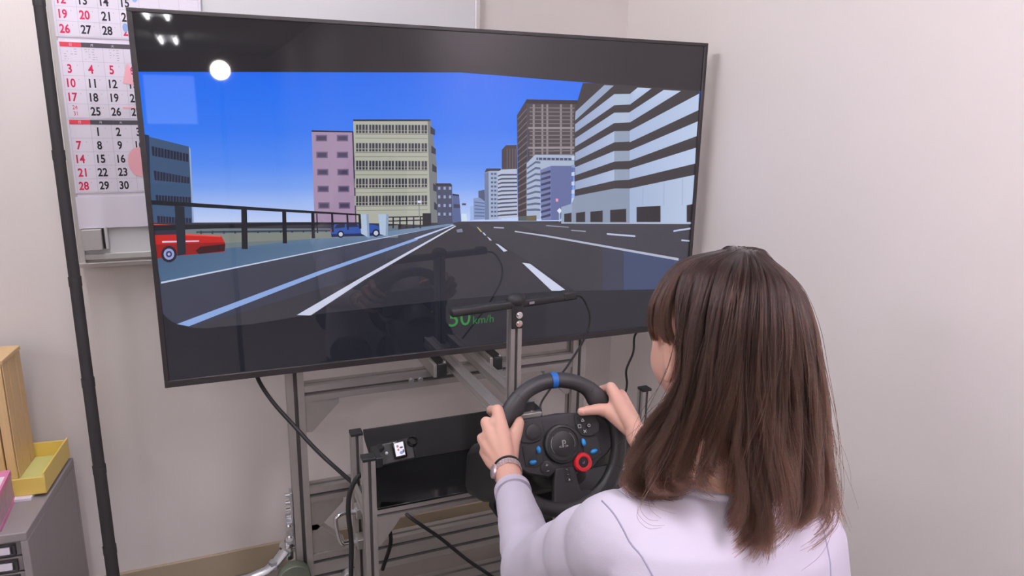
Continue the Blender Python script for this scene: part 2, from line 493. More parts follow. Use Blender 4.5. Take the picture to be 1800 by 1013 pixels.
# picture shown on the screen: (sRGB colour or one colour per corner, outline in 0.1 mm on the screen plane: X, Z)
PICTURE = [
(((26,106,242),(26,106,242),(34,114,246),(34,114,246)),[(-75,15697),(14487,16231),(14562,15456),(-131,15124)]),
(((34,114,246),(34,114,246),(52,122,246),(52,122,246)),[(-131,15124),(14562,15456),(14654,14505),(-199,14425)]),
(((52,122,246),(52,122,246),(84,140,246),(84,140,246)),[(-199,14425),(14654,14505),(14748,13530),(-268,13713)]),
(((84,140,246),(84,140,246),(122,164,246),(122,164,246)),[(-268,13713),(14748,13530),(14812,12866),(-314,13231)]),
(((122,164,246),(122,164,246),(172,196,248),(172,196,248)),[(-314,13231),(14812,12866),(14878,12190),(-361,12743)]),
(((172,196,248),(172,196,248),(204,216,248),(204,216,248)),[(-361,12743),(14878,12190),(14931,11642),(-400,12348)]),
((58,57,66),[(-1,12455),(14907,11883),(15204,8816),(-248,9770)]),
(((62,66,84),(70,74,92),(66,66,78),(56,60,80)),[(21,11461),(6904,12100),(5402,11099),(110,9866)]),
((50,49,57),[(7057,12093),(7397,12122),(10589,10094),(6427,9662),(3262,9967)]),
((66,64,74),[(8724,12065),(14713,11754),(14394,10755),(10002,11586)]),
((58,62,82),[(11438,11382),(12137,11195),(12214,9930),(11512,9970)]),  # faint bluish reflection on the glass, painted into the picture
((62,76,112),[(12137,11195),(14502,10696),(14588,9739),(12214,9930)]),  # brighter part of that painted reflection
((70,72,84),[(10510,12019),(14705,11840),(14713,11754),(10513,11940)]),
((110,122,128),[(9,12329),(4719,12112),(5570,12159),(5564,11844),(4711,11859),(89,11586)]),
(((70,98,132),(96,122,152),(104,128,160),(84,112,146)),[(42,11692),(1576,11757),(4715,12000),(7057,12122)]),
(((66,94,128),(104,130,158),(96,122,152),(74,104,138)),[(67,11716),(4715,11972),(4821,11811),(137,11102)]),
((112,138,168),[(4715,11972),(6996,12140),(7027,12094),(4821,11811)]),
((62,86,120),[(84,14332),(953,14091),(887,12417),(21,12454)]),
((44,52,74),[(193,14332),(66,12452),(-24,12456),(86,14356)]),
((36,40,62),[(216,14105),(929,13932),(915,13760),(219,13901)]),
((74,88,116),[(274,14091),(285,14091),(267,13889),(256,13889)]),
((74,88,116),[(333,14077),(344,14077),(326,13878),(315,13878)]),
((74,88,116),[(392,14063),(403,14063),(385,13866),(374,13866)]),
((74,88,116),[(450,14048),(462,14048),(445,13855),(433,13855)]),
((74,88,116),[(510,14034),(521,14034),(504,13843),(493,13843)]),
((74,88,116),[(569,14020),(580,14020),(564,13831),(553,13831)]),
((74,88,116),[(628,14005),(640,14005),(624,13819),(612,13820)]),
((74,88,116),[(688,13991),(699,13991),(684,13808),(673,13808)]),
((74,88,116),[(748,13976),(759,13976),(744,13796),(733,13796)]),
((74,88,116),[(808,13962),(819,13961),(805,13784),(793,13784)]),
((74,88,116),[(868,13947),(880,13947),(865,13772),(854,13772)]),
((36,40,62),[(213,13586),(910,13426),(899,13289),(216,13378)]),
((74,88,116),[(270,13573),(281,13572),(263,13371),(252,13371)]),
((74,88,116),[(327,13559),(339,13559),(321,13363),(310,13364)]),
((74,88,116),[(385,13546),(396,13546),(379,13356),(368,13356)]),
((74,88,116),[(443,13533),(454,13533),(438,13349),(426,13349)]),
((74,88,116),[(500,13520),(512,13520),(496,13341),(485,13342)]),
((74,88,116),[(558,13507),(570,13506),(555,13334),(544,13334)]),
((74,88,116),[(617,13493),(628,13493),(614,13326),(602,13327)]),
((74,88,116),[(675,13480),(686,13480),(673,13319),(661,13319)]),
((74,88,116),[(734,13467),(745,13466),(732,13312),(721,13312)]),
((74,88,116),[(792,13453),(804,13453),(791,13304),(780,13304)]),
((74,88,116),[(851,13440),(863,13439),(851,13296),(840,13297)]),
((36,40,62),[(199,13058),(898,12988),(888,12862),(207,12897)]),
((74,88,116),[(256,13052),(267,13052),(253,12894),(242,12895)]),
((74,88,116),[(314,13047),(325,13046),(311,12891),(300,12892)]),
((74,88,116),[(371,13041),(383,13041),(369,12888),(358,12889)]),
((74,88,116),[(429,13035),(440,13035),(427,12885),(416,12886)]),
((74,88,116),[(487,13029),(498,13029),(486,12883),(474,12883)]),
((74,88,116),[(545,13023),(557,13023),(544,12880),(533,12880)]),
((74,88,116),[(604,13018),(615,13017),(603,12877),(592,12877)]),
((74,88,116),[(662,13012),(674,13011),(662,12874),(651,12874)]),
((74,88,116),[(721,13006),(732,13006),(721,12871),(710,12871)]),
((74,88,116),[(780,13000),(791,13000),(780,12868),(769,12868)]),
((74,88,116),[(839,12994),(850,12994),(840,12865),(828,12865)]),
((36,40,62),[(191,12598),(872,12520),(863,12418),(189,12447)]),
((74,88,116),[(247,12591),(258,12591),(245,12445),(234,12445)]),
((74,88,116),[(303,12585),(314,12584),(302,12442),(290,12443)]),
((74,88,116),[(359,12578),(370,12578),(358,12440),(347,12440)]),
((74,88,116),[(415,12572),(427,12572),(415,12437),(404,12438)]),
((74,88,116),[(472,12566),(483,12565),(472,12435),(461,12435)]),
((74,88,116),[(528,12559),(540,12559),(529,12432),(518,12433)]),
((74,88,116),[(585,12553),(597,12552),(586,12430),(575,12430)]),
((74,88,116),[(642,12546),(654,12546),(644,12427),(632,12428)]),
((74,88,116),[(699,12540),(711,12539),(701,12425),(690,12425)]),
((74,88,116),[(757,12533),(768,12533),(759,12422),(747,12423)]),
((74,88,116),[(814,12526),(826,12526),(817,12420),(805,12420)]),
((150,170,205),[(953,14091),(983,14042),(922,12415),(887,12417)]),
((166,142,172),[(3584,14445),(4537,14424),(4544,12260),(3548,12303)]),
((40,36,60),[(3584,14458),(4538,14437),(4537,14411),(3582,14420)]),
((60,50,80),[(4511,14424),(4551,14424),(4558,12259),(4516,12261)]),
((112,96,130),[(3674,14351),(3932,14352),(3926,14205),(3667,14205)]),
((76,68,96),[(3700,14323),(3903,14324),(3899,14233),(3696,14233)]),
((112,96,130),[(4154,14353),(4418,14354),(4413,14205),(4148,14205)]),
((76,68,96),[(4182,14325),(4389,14325),(4385,14234),(4178,14234)]),
((112,96,130),[(3667,13968),(3927,13967),(3921,13818),(3660,13820)]),
((76,68,96),[(3694,13939),(3898,13938),(3894,13847),(3690,13849)]),
((112,96,130),[(4139,13965),(4404,13964),(4399,13814),(4133,13816)]),
((76,68,96),[(4166,13937),(4374,13935),(4371,13843),(4162,13845)]),
((112,96,130),[(3666,13569),(3927,13565),(3921,13415),(3659,13420)]),
((76,68,96),[(3693,13540),(3897,13537),(3893,13445),(3688,13448)]),
((112,96,130),[(4134,13562),(4401,13558),(4395,13407),(4128,13412)]),
((76,68,96),[(4162,13533),(4371,13530),(4367,13436),(4158,13440)]),
((112,96,130),[(3659,13177),(3922,13171),(3915,13020),(3652,13027)]),
((76,68,96),[(3686,13148),(3892,13143),(3888,13050),(3682,13055)]),
((112,96,130),[(4136,13166),(4404,13160),(4398,13007),(4129,13014)]),
((76,68,96),[(4163,13136),(4374,13131),(4370,13037),(4160,13043)]),
((112,96,130),[(3658,12787),(3923,12779),(3916,12626),(3651,12635)]),
((76,68,96),[(3686,12757),(3892,12750),(3888,12656),(3681,12663)]),
((112,96,130),[(4137,12772),(4407,12763),(4402,12608),(4131,12618)]),
((76,68,96),[(4165,12741),(4377,12734),(4373,12639),(4162,12647)]),
((120,124,128),[(6362,14719),(6448,14720),(6584,13629),(6602,12171),(6377,12181)]),
((176,178,166),[(4547,14699),(6362,14719),(6406,12122),(4544,12260)]),
((42,42,56),[(4548,14712),(6434,14733),(6434,14693),(4546,14673)]),
((60,60,72),[(4595,14594),(6356,14597),(6354,14396),(4600,14400)]),
((150,150,140),[(4591,14469),(6355,14468),(6354,14450),(4602,14452)]),
((168,170,162),[(4576,14594),(4614,14594),(4608,14400),(4569,14400)]),
((168,170,162),[(4662,14594),(4682,14594),(4676,14400),(4656,14400)]),
((168,170,162),[(4739,14594),(4760,14594),(4753,14400),(4733,14400)]),
((168,170,162),[(4817,14594),(4837,14594),(4831,14399),(4811,14399)]),
((168,170,162),[(4886,14594),(4925,14595),(4919,14399),(4880,14399)]),
((168,170,162),[(4973,14595),(4994,14595),(4988,14399),(4968,14399)]),
((168,170,162),[(5052,14595),(5072,14595),(5067,14399),(5046,14399)]),
((168,170,162),[(5131,14595),(5151,14595),(5146,14399),(5125,14399)]),
((168,170,162),[(5200,14595),(5240,14595),(5235,14399),(5195,14398)]),
((168,170,162),[(5289,14595),(5310,14595),(5305,14398),(5284,14398)]),
((168,170,162),[(5368,14595),(5389,14595),(5384,14398),(5364,14398)]),
((168,170,162),[(5448,14595),(5469,14596),(5465,14398),(5444,14398)]),
((168,170,162),[(5519,14595),(5559,14596),(5555,14398),(5514,14398)]),
((168,170,162),[(5609,14596),(5630,14596),(5626,14398),(5605,14397)]),
((168,170,162),[(5689,14596),(5711,14596),(5707,14397),(5685,14397)]),
((168,170,162),[(5770,14596),(5792,14596),(5788,14397),(5767,14397)]),
((168,170,162),[(5842,14596),(5883,14596),(5879,14397),(5838,14397)]),
((168,170,162),[(5933,14596),(5955,14596),(5951,14397),(5930,14397)]),
((168,170,162),[(6015,14596),(6036,14597),(6033,14397),(6012,14396)]),
((168,170,162),[(6097,14597),(6119,14597),(6116,14396),(6094,14396)]),
((168,170,162),[(6170,14597),(6211,14597),(6208,14396),(6167,14396)]),
((168,170,162),[(6262,14597),(6284,14597),(6281,14396),(6260,14396)]),
((168,170,162),[(6345,14597),(6367,14597),(6365,14396),(6343,14396)]),
((98,98,96),[(4588,14383),(6354,14378),(6353,14366),(4587,14371)]),
((120,120,112),[(4584,14286),(6352,14277),(6352,14265),(4584,14274)]),
((60,60,72),[(4580,14165),(6351,14157),(6349,13960),(4585,13969)]),
((150,150,140),[(4576,14039),(6350,14030),(6349,14012),(4587,14022)]),
((168,170,162),[(4561,14165),(4600,14165),(4593,13969),(4554,13969)]),
((168,170,162),[(4648,14165),(4668,14165),(4661,13968),(4641,13968)]),
((168,170,162),[(4725,14164),(4746,14164),(4739,13968),(4719,13968)]),
((168,170,162),[(4804,14164),(4824,14164),(4818,13968),(4797,13968)]),
((168,170,162),[(4872,14164),(4912,14164),(4906,13967),(4866,13967)]),
((168,170,162),[(4961,14163),(4981,14163),(4975,13967),(4955,13967)]),
((168,170,162),[(5039,14163),(5060,14163),(5055,13966),(5034,13966)]),
((168,170,162),[(5119,14163),(5139,14163),(5134,13966),(5113,13966)]),
((168,170,162),[(5188,14162),(5228,14162),(5223,13965),(5183,13966)]),
((168,170,162),[(5278,14162),(5299,14162),(5294,13965),(5273,13965)]),
((168,170,162),[(5358,14162),(5379,14162),(5374,13965),(5353,13965)]),
((168,170,162),[(5438,14161),(5459,14161),(5455,13964),(5433,13964)]),
((168,170,162),[(5509,14161),(5549,14161),(5545,13964),(5505,13964)]),
((168,170,162),[(5600,14160),(5621,14160),(5617,13963),(5595,13963)]),
((168,170,162),[(5681,14160),(5702,14160),(5698,13963),(5677,13963)]),
((168,170,162),[(5762,14160),(5783,14160),(5780,13963),(5758,13963)]),
((168,170,162),[(5834,14159),(5875,14159),(5872,13962),(5830,13962)]),
((168,170,162),[(5926,14159),(5947,14159),(5944,13962),(5922,13962)]),
((168,170,162),[(6008,14159),(6030,14159),(6026,13961),(6005,13961)]),
((168,170,162),[(6091,14158),(6112,14158),(6109,13961),(6088,13961)]),
((168,170,162),[(6163,14158),(6205,14158),(6203,13960),(6161,13961)]),
((168,170,162),[(6257,14158),(6278,14158),(6276,13960),(6254,13960)]),
((168,170,162),[(6340,14157),(6362,14157),(6360,13959),(6338,13960)]),
((98,98,96),[(4573,13952),(6349,13941),(6348,13929),(4572,13940)]),
((120,120,112),[(4569,13853),(6347,13839),(6347,13827),(4569,13841)]),
((60,60,72),[(4566,13754),(6346,13724),(6344,13512),(4570,13538)]),
((150,150,140),[(4561,13616),(6344,13588),(6344,13570),(4572,13598)]),
((168,170,162),[(4546,13755),(4586,13754),(4578,13538),(4539,13539)]),
((168,170,162),[(4634,13753),(4654,13753),(4647,13537),(4627,13538)]),
((168,170,162),[(4712,13752),(4732,13752),(4725,13536),(4705,13537)]),
((168,170,162),[(4790,13751),(4811,13750),(4804,13535),(4784,13535)]),
((168,170,162),[(4860,13749),(4899,13749),(4893,13534),(4853,13534)]),
((168,170,162),[(4948,13748),(4969,13748),(4963,13533),(4942,13533)]),
((168,170,162),[(5028,13747),(5048,13746),(5042,13532),(5021,13532)]),
((168,170,162),[(5107,13745),(5128,13745),(5122,13530),(5101,13531)]),
((168,170,162),[(5177,13744),(5218,13744),(5212,13529),(5172,13530)]),
((168,170,162),[(5267,13743),(5288,13742),(5283,13528),(5262,13528)]),
((168,170,162),[(5348,13741),(5369,13741),(5363,13527),(5342,13527)]),
((168,170,162),[(5428,13740),(5449,13740),(5444,13526),(5423,13526)]),
((168,170,162),[(5499,13739),(5540,13738),(5536,13524),(5495,13525)]),
((168,170,162),[(5590,13737),(5612,13737),(5607,13523),(5586,13524)]),
((168,170,162),[(5672,13736),(5693,13736),(5689,13522),(5668,13522)]),
((168,170,162),[(5754,13734),(5775,13734),(5771,13521),(5750,13521)]),
((168,170,162),[(5826,13733),(5867,13733),(5864,13519),(5822,13520)]),
((168,170,162),[(5918,13732),(5940,13731),(5936,13518),(5915,13519)]),
((168,170,162),[(6001,13730),(6023,13730),(6020,13517),(5998,13517)]),
((168,170,162),[(6084,13729),(6106,13729),(6103,13516),(6081,13516)]),
((168,170,162),[(6157,13728),(6199,13727),(6197,13515),(6154,13515)]),
((168,170,162),[(6251,13726),(6273,13726),(6270,13513),(6248,13514)]),
((168,170,162),[(6335,13725),(6357,13724),(6355,13512),(6333,13512)]),
((98,98,96),[(4558,13521),(6343,13494),(6343,13482),(4558,13509)]),
((120,120,112),[(4555,13422),(6342,13391),(6342,13378),(4554,13410)]),
((60,60,72),[(4551,13328),(6341,13299),(6339,13085),(4556,13109)]),
((150,150,140),[(4546,13188),(6340,13161),(6339,13143),(4558,13170)]),
((168,170,162),[(4532,13328),(4571,13327),(4563,13109),(4524,13110)]),
((168,170,162),[(4619,13327),(4640,13326),(4633,13108),(4612,13109)]),
((168,170,162),[(4698,13325),(4719,13325),(4712,13107),(4691,13108)]),
((168,170,162),[(4777,13324),(4798,13324),(4791,13106),(4770,13107)]),
((168,170,162),[(4847,13323),(4886,13322),(4880,13105),(4840,13106)]),
((168,170,162),[(4936,13322),(4956,13321),(4950,13104),(4929,13104)]),
((168,170,162),[(5015,13320),(5036,13320),(5030,13103),(5009,13103)]),
((168,170,162),[(5095,13319),(5116,13319),(5110,13102),(5089,13102)]),
((168,170,162),[(5166,13318),(5206,13317),(5201,13100),(5160,13101)]),
((168,170,162),[(5256,13316),(5277,13316),(5272,13099),(5251,13100)]),
((168,170,162),[(5337,13315),(5358,13315),(5353,13098),(5332,13099)]),
((168,170,162),[(5418,13314),(5440,13313),(5435,13097),(5413,13098)]),
((168,170,162),[(5490,13313),(5531,13312),(5526,13096),(5485,13097)]),
((168,170,162),[(5581,13311),(5603,13311),(5598,13095),(5577,13095)]),
((168,170,162),[(5663,13310),(5685,13309),(5681,13094),(5659,13094)]),
((168,170,162),[(5746,13309),(5767,13308),(5763,13092),(5742,13093)]),
((168,170,162),[(5818,13307),(5860,13307),(5856,13091),(5814,13092)]),
((168,170,162),[(5911,13306),(5933,13306),(5929,13090),(5908,13091)]),
((168,170,162),[(5994,13305),(6016,13304),(6013,13089),(5991,13089)]),
((168,170,162),[(6078,13303),(6100,13303),(6097,13088),(6075,13088)]),
((168,170,162),[(6152,13302),(6194,13301),(6191,13086),(6149,13087)]),
((168,170,162),[(6246,13301),(6268,13300),(6265,13085),(6243,13086)]),
((168,170,162),[(6330,13299),(6352,13299),(6350,13084),(6328,13085)]),
((98,98,96),[(4543,13092),(6338,13066),(6338,13054),(4543,13080)]),
((120,120,112),[(4540,12991),(6337,12961),(6337,12949),(4539,12979)]),
((60,60,72),[(4537,12914),(6336,12875),(6334,12646),(4541,12681)]),
((150,150,140),[(4532,12765),(6335,12728),(6334,12709),(4543,12747)]),
((168,170,162),[(4517,12915),(4557,12913),(4549,12681),(4509,12682)]),
((168,170,162),[(4605,12913),(4626,12912),(4618,12680),(4598,12680)]),
((168,170,162),[(4685,12911),(4705,12910),(4698,12678),(4677,12679)]),
((168,170,162),[(4764,12909),(4785,12909),(4777,12677),(4757,12677)]),
((168,170,162),[(4834,12908),(4874,12907),(4867,12675),(4827,12676)]),
((168,170,162),[(4923,12906),(4944,12905),(4937,12673),(4916,12674)]),
((168,170,162),[(5003,12904),(5024,12903),(5018,12672),(4997,12673)]),
((168,170,162),[(5084,12902),(5105,12902),(5099,12670),(5078,12671)]),
((168,170,162),[(5155,12901),(5196,12900),(5189,12668),(5149,12670)]),
((168,170,162),[(5246,12899),(5267,12898),(5261,12667),(5240,12668)]),
((168,170,162),[(5327,12897),(5348,12896),(5343,12665),(5321,12666)]),
((168,170,162),[(5408,12895),(5430,12895),(5424,12664),(5403,12664)]),
((168,170,162),[(5480,12894),(5522,12893),(5517,12662),(5475,12663)]),
((168,170,162),[(5572,12892),(5594,12891),(5589,12660),(5568,12661)]),
((168,170,162),[(5655,12890),(5677,12889),(5672,12659),(5650,12660)]),
((168,170,162),[(5738,12888),(5759,12887),(5755,12657),(5733,12658)]),
((168,170,162),[(5811,12887),(5852,12885),(5848,12655),(5806,12657)]),
((168,170,162),[(5904,12884),(5926,12884),(5922,12654),(5900,12655)]),
((168,170,162),[(5988,12883),(6010,12882),(6006,12652),(5984,12653)]),
((168,170,162),[(6072,12881),(6094,12880),(6090,12650),(6068,12651)]),
((168,170,162),[(6146,12879),(6188,12878),(6185,12648),(6142,12650)]),
((168,170,162),[(6240,12877),(6262,12877),(6260,12647),(6237,12648)]),
((168,170,162),[(6325,12875),(6347,12875),(6345,12645),(6322,12646)]),
((98,98,96),[(4528,12664),(6333,12627),(6333,12615),(4528,12652)]),
((120,120,112),[(4525,12562),(6332,12521),(6332,12509),(4524,12550)]),
((52,54,70),[(6432,14570),(6548,14489),(6546,14352),(6430,14392)]),
((52,54,70),[(6451,14104),(6564,14020),(6563,13881),(6449,13924)]),
((52,54,70),[(6470,13659),(6581,13573),(6579,13433),(6468,13477)]),
((52,54,70),[(6488,13180),(6597,13093),(6596,12950),(6487,12996)]),
((52,54,70),[(6508,12710),(6614,12620),(6613,12476),(6506,12523)]),
((70,76,104),[(6570,13160),(6980,13138),(7003,12129),(6594,12135)]),
((48,48,62),[(6538,13173),(6940,13164),(6993,13088),(6570,13098)]),
((150,165,200),[(6615,13085),(6673,13083),(6672,13009),(6614,13011)]),
((150,165,200),[(6757,13081),(6816,13080),(6816,13006),(6757,13007)]),
((150,165,200),[(6901,13078),(6960,13077),(6959,13002),(6900,13003)]),
((150,165,200),[(6613,12868),(6671,12866),(6671,12792),(6612,12793)]),
((150,165,200),[(6756,12864),(6815,12862),(6814,12787),(6756,12789)]),
((150,165,200),[(6900,12860),(6959,12858),(6959,12783),(6900,12785)]),
((150,165,200),[(6611,12650),(6670,12648),(6669,12573),(6611,12575)]),
((150,165,200),[(6755,12645),(6814,12643),(6813,12568),(6754,12570)]),
((150,165,200),[(6899,12640),(6958,12638),(6958,12563),(6899,12565)]),
((150,165,200),[(6609,12430),(6668,12428),(6668,12353),(6609,12355)]),
((150,165,200),[(6753,12425),(6812,12423),(6812,12347),(6753,12349)]),
((150,165,200),[(6898,12420),(6957,12417),(6957,12341),(6898,12344)]),
((86,100,150),[(6992,12889),(7170,12852),(7230,12184),(7003,12155)]),
((40,44,70),[(6992,12901),(7170,12871),(7170,12833),(6992,12851)]),
((60,64,90),[(7024,12636),(7190,12618),(7203,12529),(7024,12535)]),
((206,226,244),[(7243,12375),(7364,12370),(7392,12177),(7230,12184)]),
((60,70,100),[(7250,12648),(7357,12644),(7357,12594),(7250,12597)]),
((150,180,232),[(7472,12558),(7566,12580),(7581,12201),(7473,12193)]),
((80,92,120),[(7693,12952),(7862,12979),(7878,12672),(7701,12678)]),
((128,150,196),[(7558,12765),(7728,12779),(7878,12672),(7882,12208),(7574,12208)]),
((80,96,140),[(7593,12681),(7865,12641),(7865,12615),(7593,12656)]),
((80,96,140),[(7593,12592),(7866,12557),(7866,12531),(7593,12566)]),
((80,96,140),[(7593,12503),(7866,12474),(7867,12448),(7594,12477)]),
((80,96,140),[(7594,12413),(7867,12390),(7867,12364),(7594,12387)]),
((80,96,140),[(7594,12323),(7868,12306),(7868,12280),(7594,12297)]),
((66,58,62),[(8330,13994),(8445,14106),(8742,14112),(8768,13497),(8337,13490)]),
((104,96,104),[(8467,14018),(8487,14018),(8496,13513),(8475,13513)]),
((104,96,104),[(8543,14018),(8563,14018),(8572,13512),(8551,13512)]),
((104,96,104),[(8619,14018),(8640,14017),(8649,13511),(8628,13511)]),
((104,96,104),[(8695,14017),(8716,14017),(8726,13510),(8705,13510)]),
((54,56,70),[(7859,13422),(7912,13521),(8302,13516),(8324,13427),(7872,13409)]),
((158,174,206),[(7859,13422),(8008,13457),(8310,13452),(8341,12189),(7882,12195)]),
((86,96,130),[(8036,13406),(8097,13405),(8098,13355),(8036,13356)]),
((86,96,130),[(8125,13405),(8186,13404),(8187,13353),(8125,13354)]),
((86,96,130),[(8214,13403),(8276,13402),(8276,13351),(8214,13353)]),
((86,96,130),[(8037,13299),(8098,13298),(8099,13247),(8037,13248)]),
((86,96,130),[(8126,13297),(8188,13296),(8188,13245),(8126,13246)]),
((86,96,130),[(8215,13295),(8277,13294),(8278,13243),(8216,13245)]),
((86,96,130),[(8038,13191),(8100,13190),(8100,13139),(8038,13140)]),
((86,96,130),[(8127,13189),(8189,13188),(8190,13137),(8128,13138)]),
((86,96,130),[(8217,13187),(8279,13186),(8279,13135),(8217,13136)]),
((86,96,130),[(8039,13083),(8101,13082),(8101,13031),(8040,13032)]),
((86,96,130),[(8128,13081),(8190,13079),(8191,13028),(8129,13030)]),
((86,96,130),[(8218,13079),(8280,13077),(8281,13026),(8219,13028)]),
((86,96,130),[(8040,12975),(8102,12973),(8103,12922),(8041,12924)]),
((86,96,130),[(8130,12972),(8192,12971),(8192,12920),(8130,12921)]),
((86,96,130),[(8219,12970),(8282,12969),(8282,12917),(8220,12919)]),
((86,96,130),[(8041,12866),(8103,12864),(8104,12813),(8042,12815)]),
((86,96,130),[(8131,12864),(8193,12862),(8194,12810),(8131,12812)]),
((86,96,130),[(8221,12861),(8283,12859),(8284,12808),(8221,12810)]),
((86,96,130),[(8042,12757),(8104,12755),(8105,12704),(8043,12706)]),
((86,96,130),[(8132,12754),(8194,12753),(8195,12701),(8133,12703)]),
((86,96,130),[(8222,12752),(8284,12750),(8285,12698),(8223,12700)]),
((86,96,130),[(8043,12648),(8106,12646),(8106,12594),(8044,12596)]),
((86,96,130),[(8133,12645),(8196,12643),(8196,12591),(8134,12593)]),
((86,96,130),[(8223,12642),(8286,12640),(8287,12588),(8224,12590)]),
((86,96,130),[(8045,12538),(8107,12536),(8107,12484),(8045,12487)]),
((86,96,130),[(8134,12535),(8197,12533),(8198,12481),(8135,12483)]),
((86,96,130),[(8225,12532),(8287,12530),(8288,12478),(8225,12480)]),
((86,96,130),[(8046,12428),(8108,12426),(8109,12374),(8046,12377)]),
((86,96,130),[(8136,12425),(8198,12423),(8199,12371),(8136,12373)]),
((86,96,130),[(8226,12422),(8289,12420),(8290,12367),(8227,12370)]),
((86,96,130),[(8047,12318),(8109,12316),(8110,12264),(8047,12266)]),
((86,96,130),[(8137,12315),(8200,12312),(8200,12260),(8138,12263)]),
((86,96,130),[(8227,12311),(8290,12309),(8291,12257),(8228,12259)]),
((110,124,160),[(7859,13409),(7967,13433),(7993,12197),(7882,12195)]),
((182,192,216),[(8214,13429),(8337,13490),(8754,13497),(8807,12223),(8250,12206)]),
((74,78,104),[(8228,13340),(8338,13376),(8771,13368),(8771,13330),(8339,13331),(8229,13302)]),
((74,78,104),[(8230,13238),(8340,13271),(8773,13266),(8773,13227),(8340,13227),(8230,13200)]),
((74,78,104),[(8231,13136),(8341,13167),(8775,13163),(8775,13124),(8342,13122),(8231,13098)]),
((74,78,104),[(8232,13034),(8343,13062),(8777,13060),(8777,13021),(8343,13017),(8233,12995)]),
((74,78,104),[(8234,12931),(8344,12957),(8779,12956),(8779,12917),(8345,12912),(8234,12893)]),
((74,78,104),[(8235,12829),(8346,12851),(8781,12852),(8782,12813),(8346,12806),(8235,12790)]),
((74,78,104),[(8236,12726),(8347,12745),(8783,12748),(8784,12709),(8348,12700),(8237,12687)]),
((74,78,104),[(8237,12622),(8349,12639),(8785,12644),(8786,12604),(8349,12594),(8238,12583)]),
((74,78,104),[(8239,12519),(8350,12533),(8787,12539),(8788,12500),(8351,12488),(8239,12480)]),
((74,78,104),[(8240,12415),(8352,12426),(8789,12434),(8790,12395),(8352,12381),(8241,12376)]),
((74,78,104),[(8241,12311),(8353,12319),(8791,12329),(8792,12289),(8354,12274),(8242,12272)]),
((58,50,54),[(8741,14865),(8996,15257),(9109,12237),(8814,12236)]),
((112,102,104),[(8757,14773),(9014,15054),(9015,15017),(8757,14742)]),
((112,102,104),[(8760,14618),(9018,14887),(9019,14850),(8761,14587)]),
((112,102,104),[(8763,14462),(9022,14720),(9023,14682),(8764,14431)]),
((112,102,104),[(8766,14306),(9026,14551),(9027,14514),(8767,14275)]),
((112,102,104),[(8769,14149),(9030,14382),(9031,14344),(8770,14118)]),
((112,102,104),[(8772,13992),(9034,14212),(9035,14174),(8773,13960)]),
((112,102,104),[(8775,13834),(9038,14041),(9039,14003),(8776,13802)]),
((112,102,104),[(8779,13675),(9042,13870),(9043,13832),(8779,13643)]),
((112,102,104),[(8782,13515),(9046,13698),(9047,13659),(8782,13484)]),
((112,102,104),[(8785,13355),(9050,13525),(9051,13486),(8786,13323)]),
((112,102,104),[(8788,13195),(9054,13351),(9055,13312),(8789,13162)]),
((112,102,104),[(8791,13033),(9058,13176),(9059,13137),(8792,13001)]),
((112,102,104),[(8795,12871),(9062,13001),(9063,12962),(8795,12839)]),
((112,102,104),[(8798,12709),(9066,12825),(9067,12785),(8798,12676)]),
((112,102,104),[(8801,12545),(9070,12648),(9071,12608),(8802,12512)]),
((112,102,104),[(8804,12381),(9074,12470),(9075,12430),(8805,12348)]),
((72,64,68),[(8996,15251),(10629,15266),(10582,15005),(10395,14862),(10440,13775),(9061,13672)]),
((44,38,44),[(8996,15263),(10629,15273),(10619,15171),(8977,15165)]),
((138,130,136),[(9173,15144),(9229,15145),(9264,13785),(9207,13773)]),
((138,130,136),[(9419,15148),(9475,15149),(9515,13783),(9458,13771)]),
((138,130,136),[(9560,15151),(9617,15152),(9660,13782),(9602,13769)]),
((138,130,136),[(9954,15158),(10012,15159),(10062,13778),(10003,13766)]),
((138,130,136),[(10259,15164),(10317,15165),(10373,13776),(10314,13763)]),
((124,116,120),[(9084,15068),(10387,15078),(10388,15052),(9084,15043)]),
((124,116,120),[(9086,14969),(10391,14979),(10392,14953),(9087,14944)]),
((124,116,120),[(9088,14870),(10395,14879),(10396,14854),(9089,14845)]),
((124,116,120),[(9091,14770),(10399,14780),(10400,14754),(9091,14745)]),
((124,116,120),[(9093,14671),(10403,14680),(10404,14654),(9094,14646)]),
((124,116,120),[(9096,14570),(10407,14580),(10408,14554),(9096,14545)]),
((124,116,120),[(9098,14470),(10411,14480),(10412,14454),(9099,14445)]),
((124,116,120),[(9101,14370),(10415,14379),(10416,14353),(9101,14344)]),
((124,116,120),[(9103,14269),(10420,14278),(10421,14252),(9104,14244)]),
((124,116,120),[(9105,14168),(10424,14177),(10425,14151),(9106,14142)]),
((124,116,120),[(9108,14066),(10428,14076),(10429,14050),(9108,14041)]),
((124,116,120),[(9110,13965),(10432,13974),(10433,13948),(9111,13939)]),
((124,116,120),[(9113,13863),(10436,13872),(10437,13846),(9113,13837)]),
((150,142,146),[(9054,14570),(10407,14580),(10409,14529),(9055,14520)]),
((150,142,146),[(9065,14067),(10428,14063),(10431,14011),(9067,14016)]),
((168,182,208),[(9033,13640),(9276,13862),(10438,13841),(10435,13539),(9432,13409),(9468,12143),(9066,12226)]),
((64,72,104),[(9314,13785),(10426,13762),(10429,13697),(9316,13721)]),
((150,165,195),[(9357,13797),(9385,13797),(9388,13694),(9360,13694)]),
((150,165,195),[(9479,13796),(9508,13796),(9511,13693),(9482,13693)]),
((150,165,195),[(9601,13795),(9630,13795),(9634,13692),(9605,13692)]),
((150,165,195),[(9725,13794),(9754,13794),(9757,13690),(9728,13691)]),
((150,165,195),[(9849,13793),(9878,13793),(9881,13689),(9852,13689)]),
((150,165,195),[(9973,13792),(10002,13792),(10006,13688),(9977,13688)]),
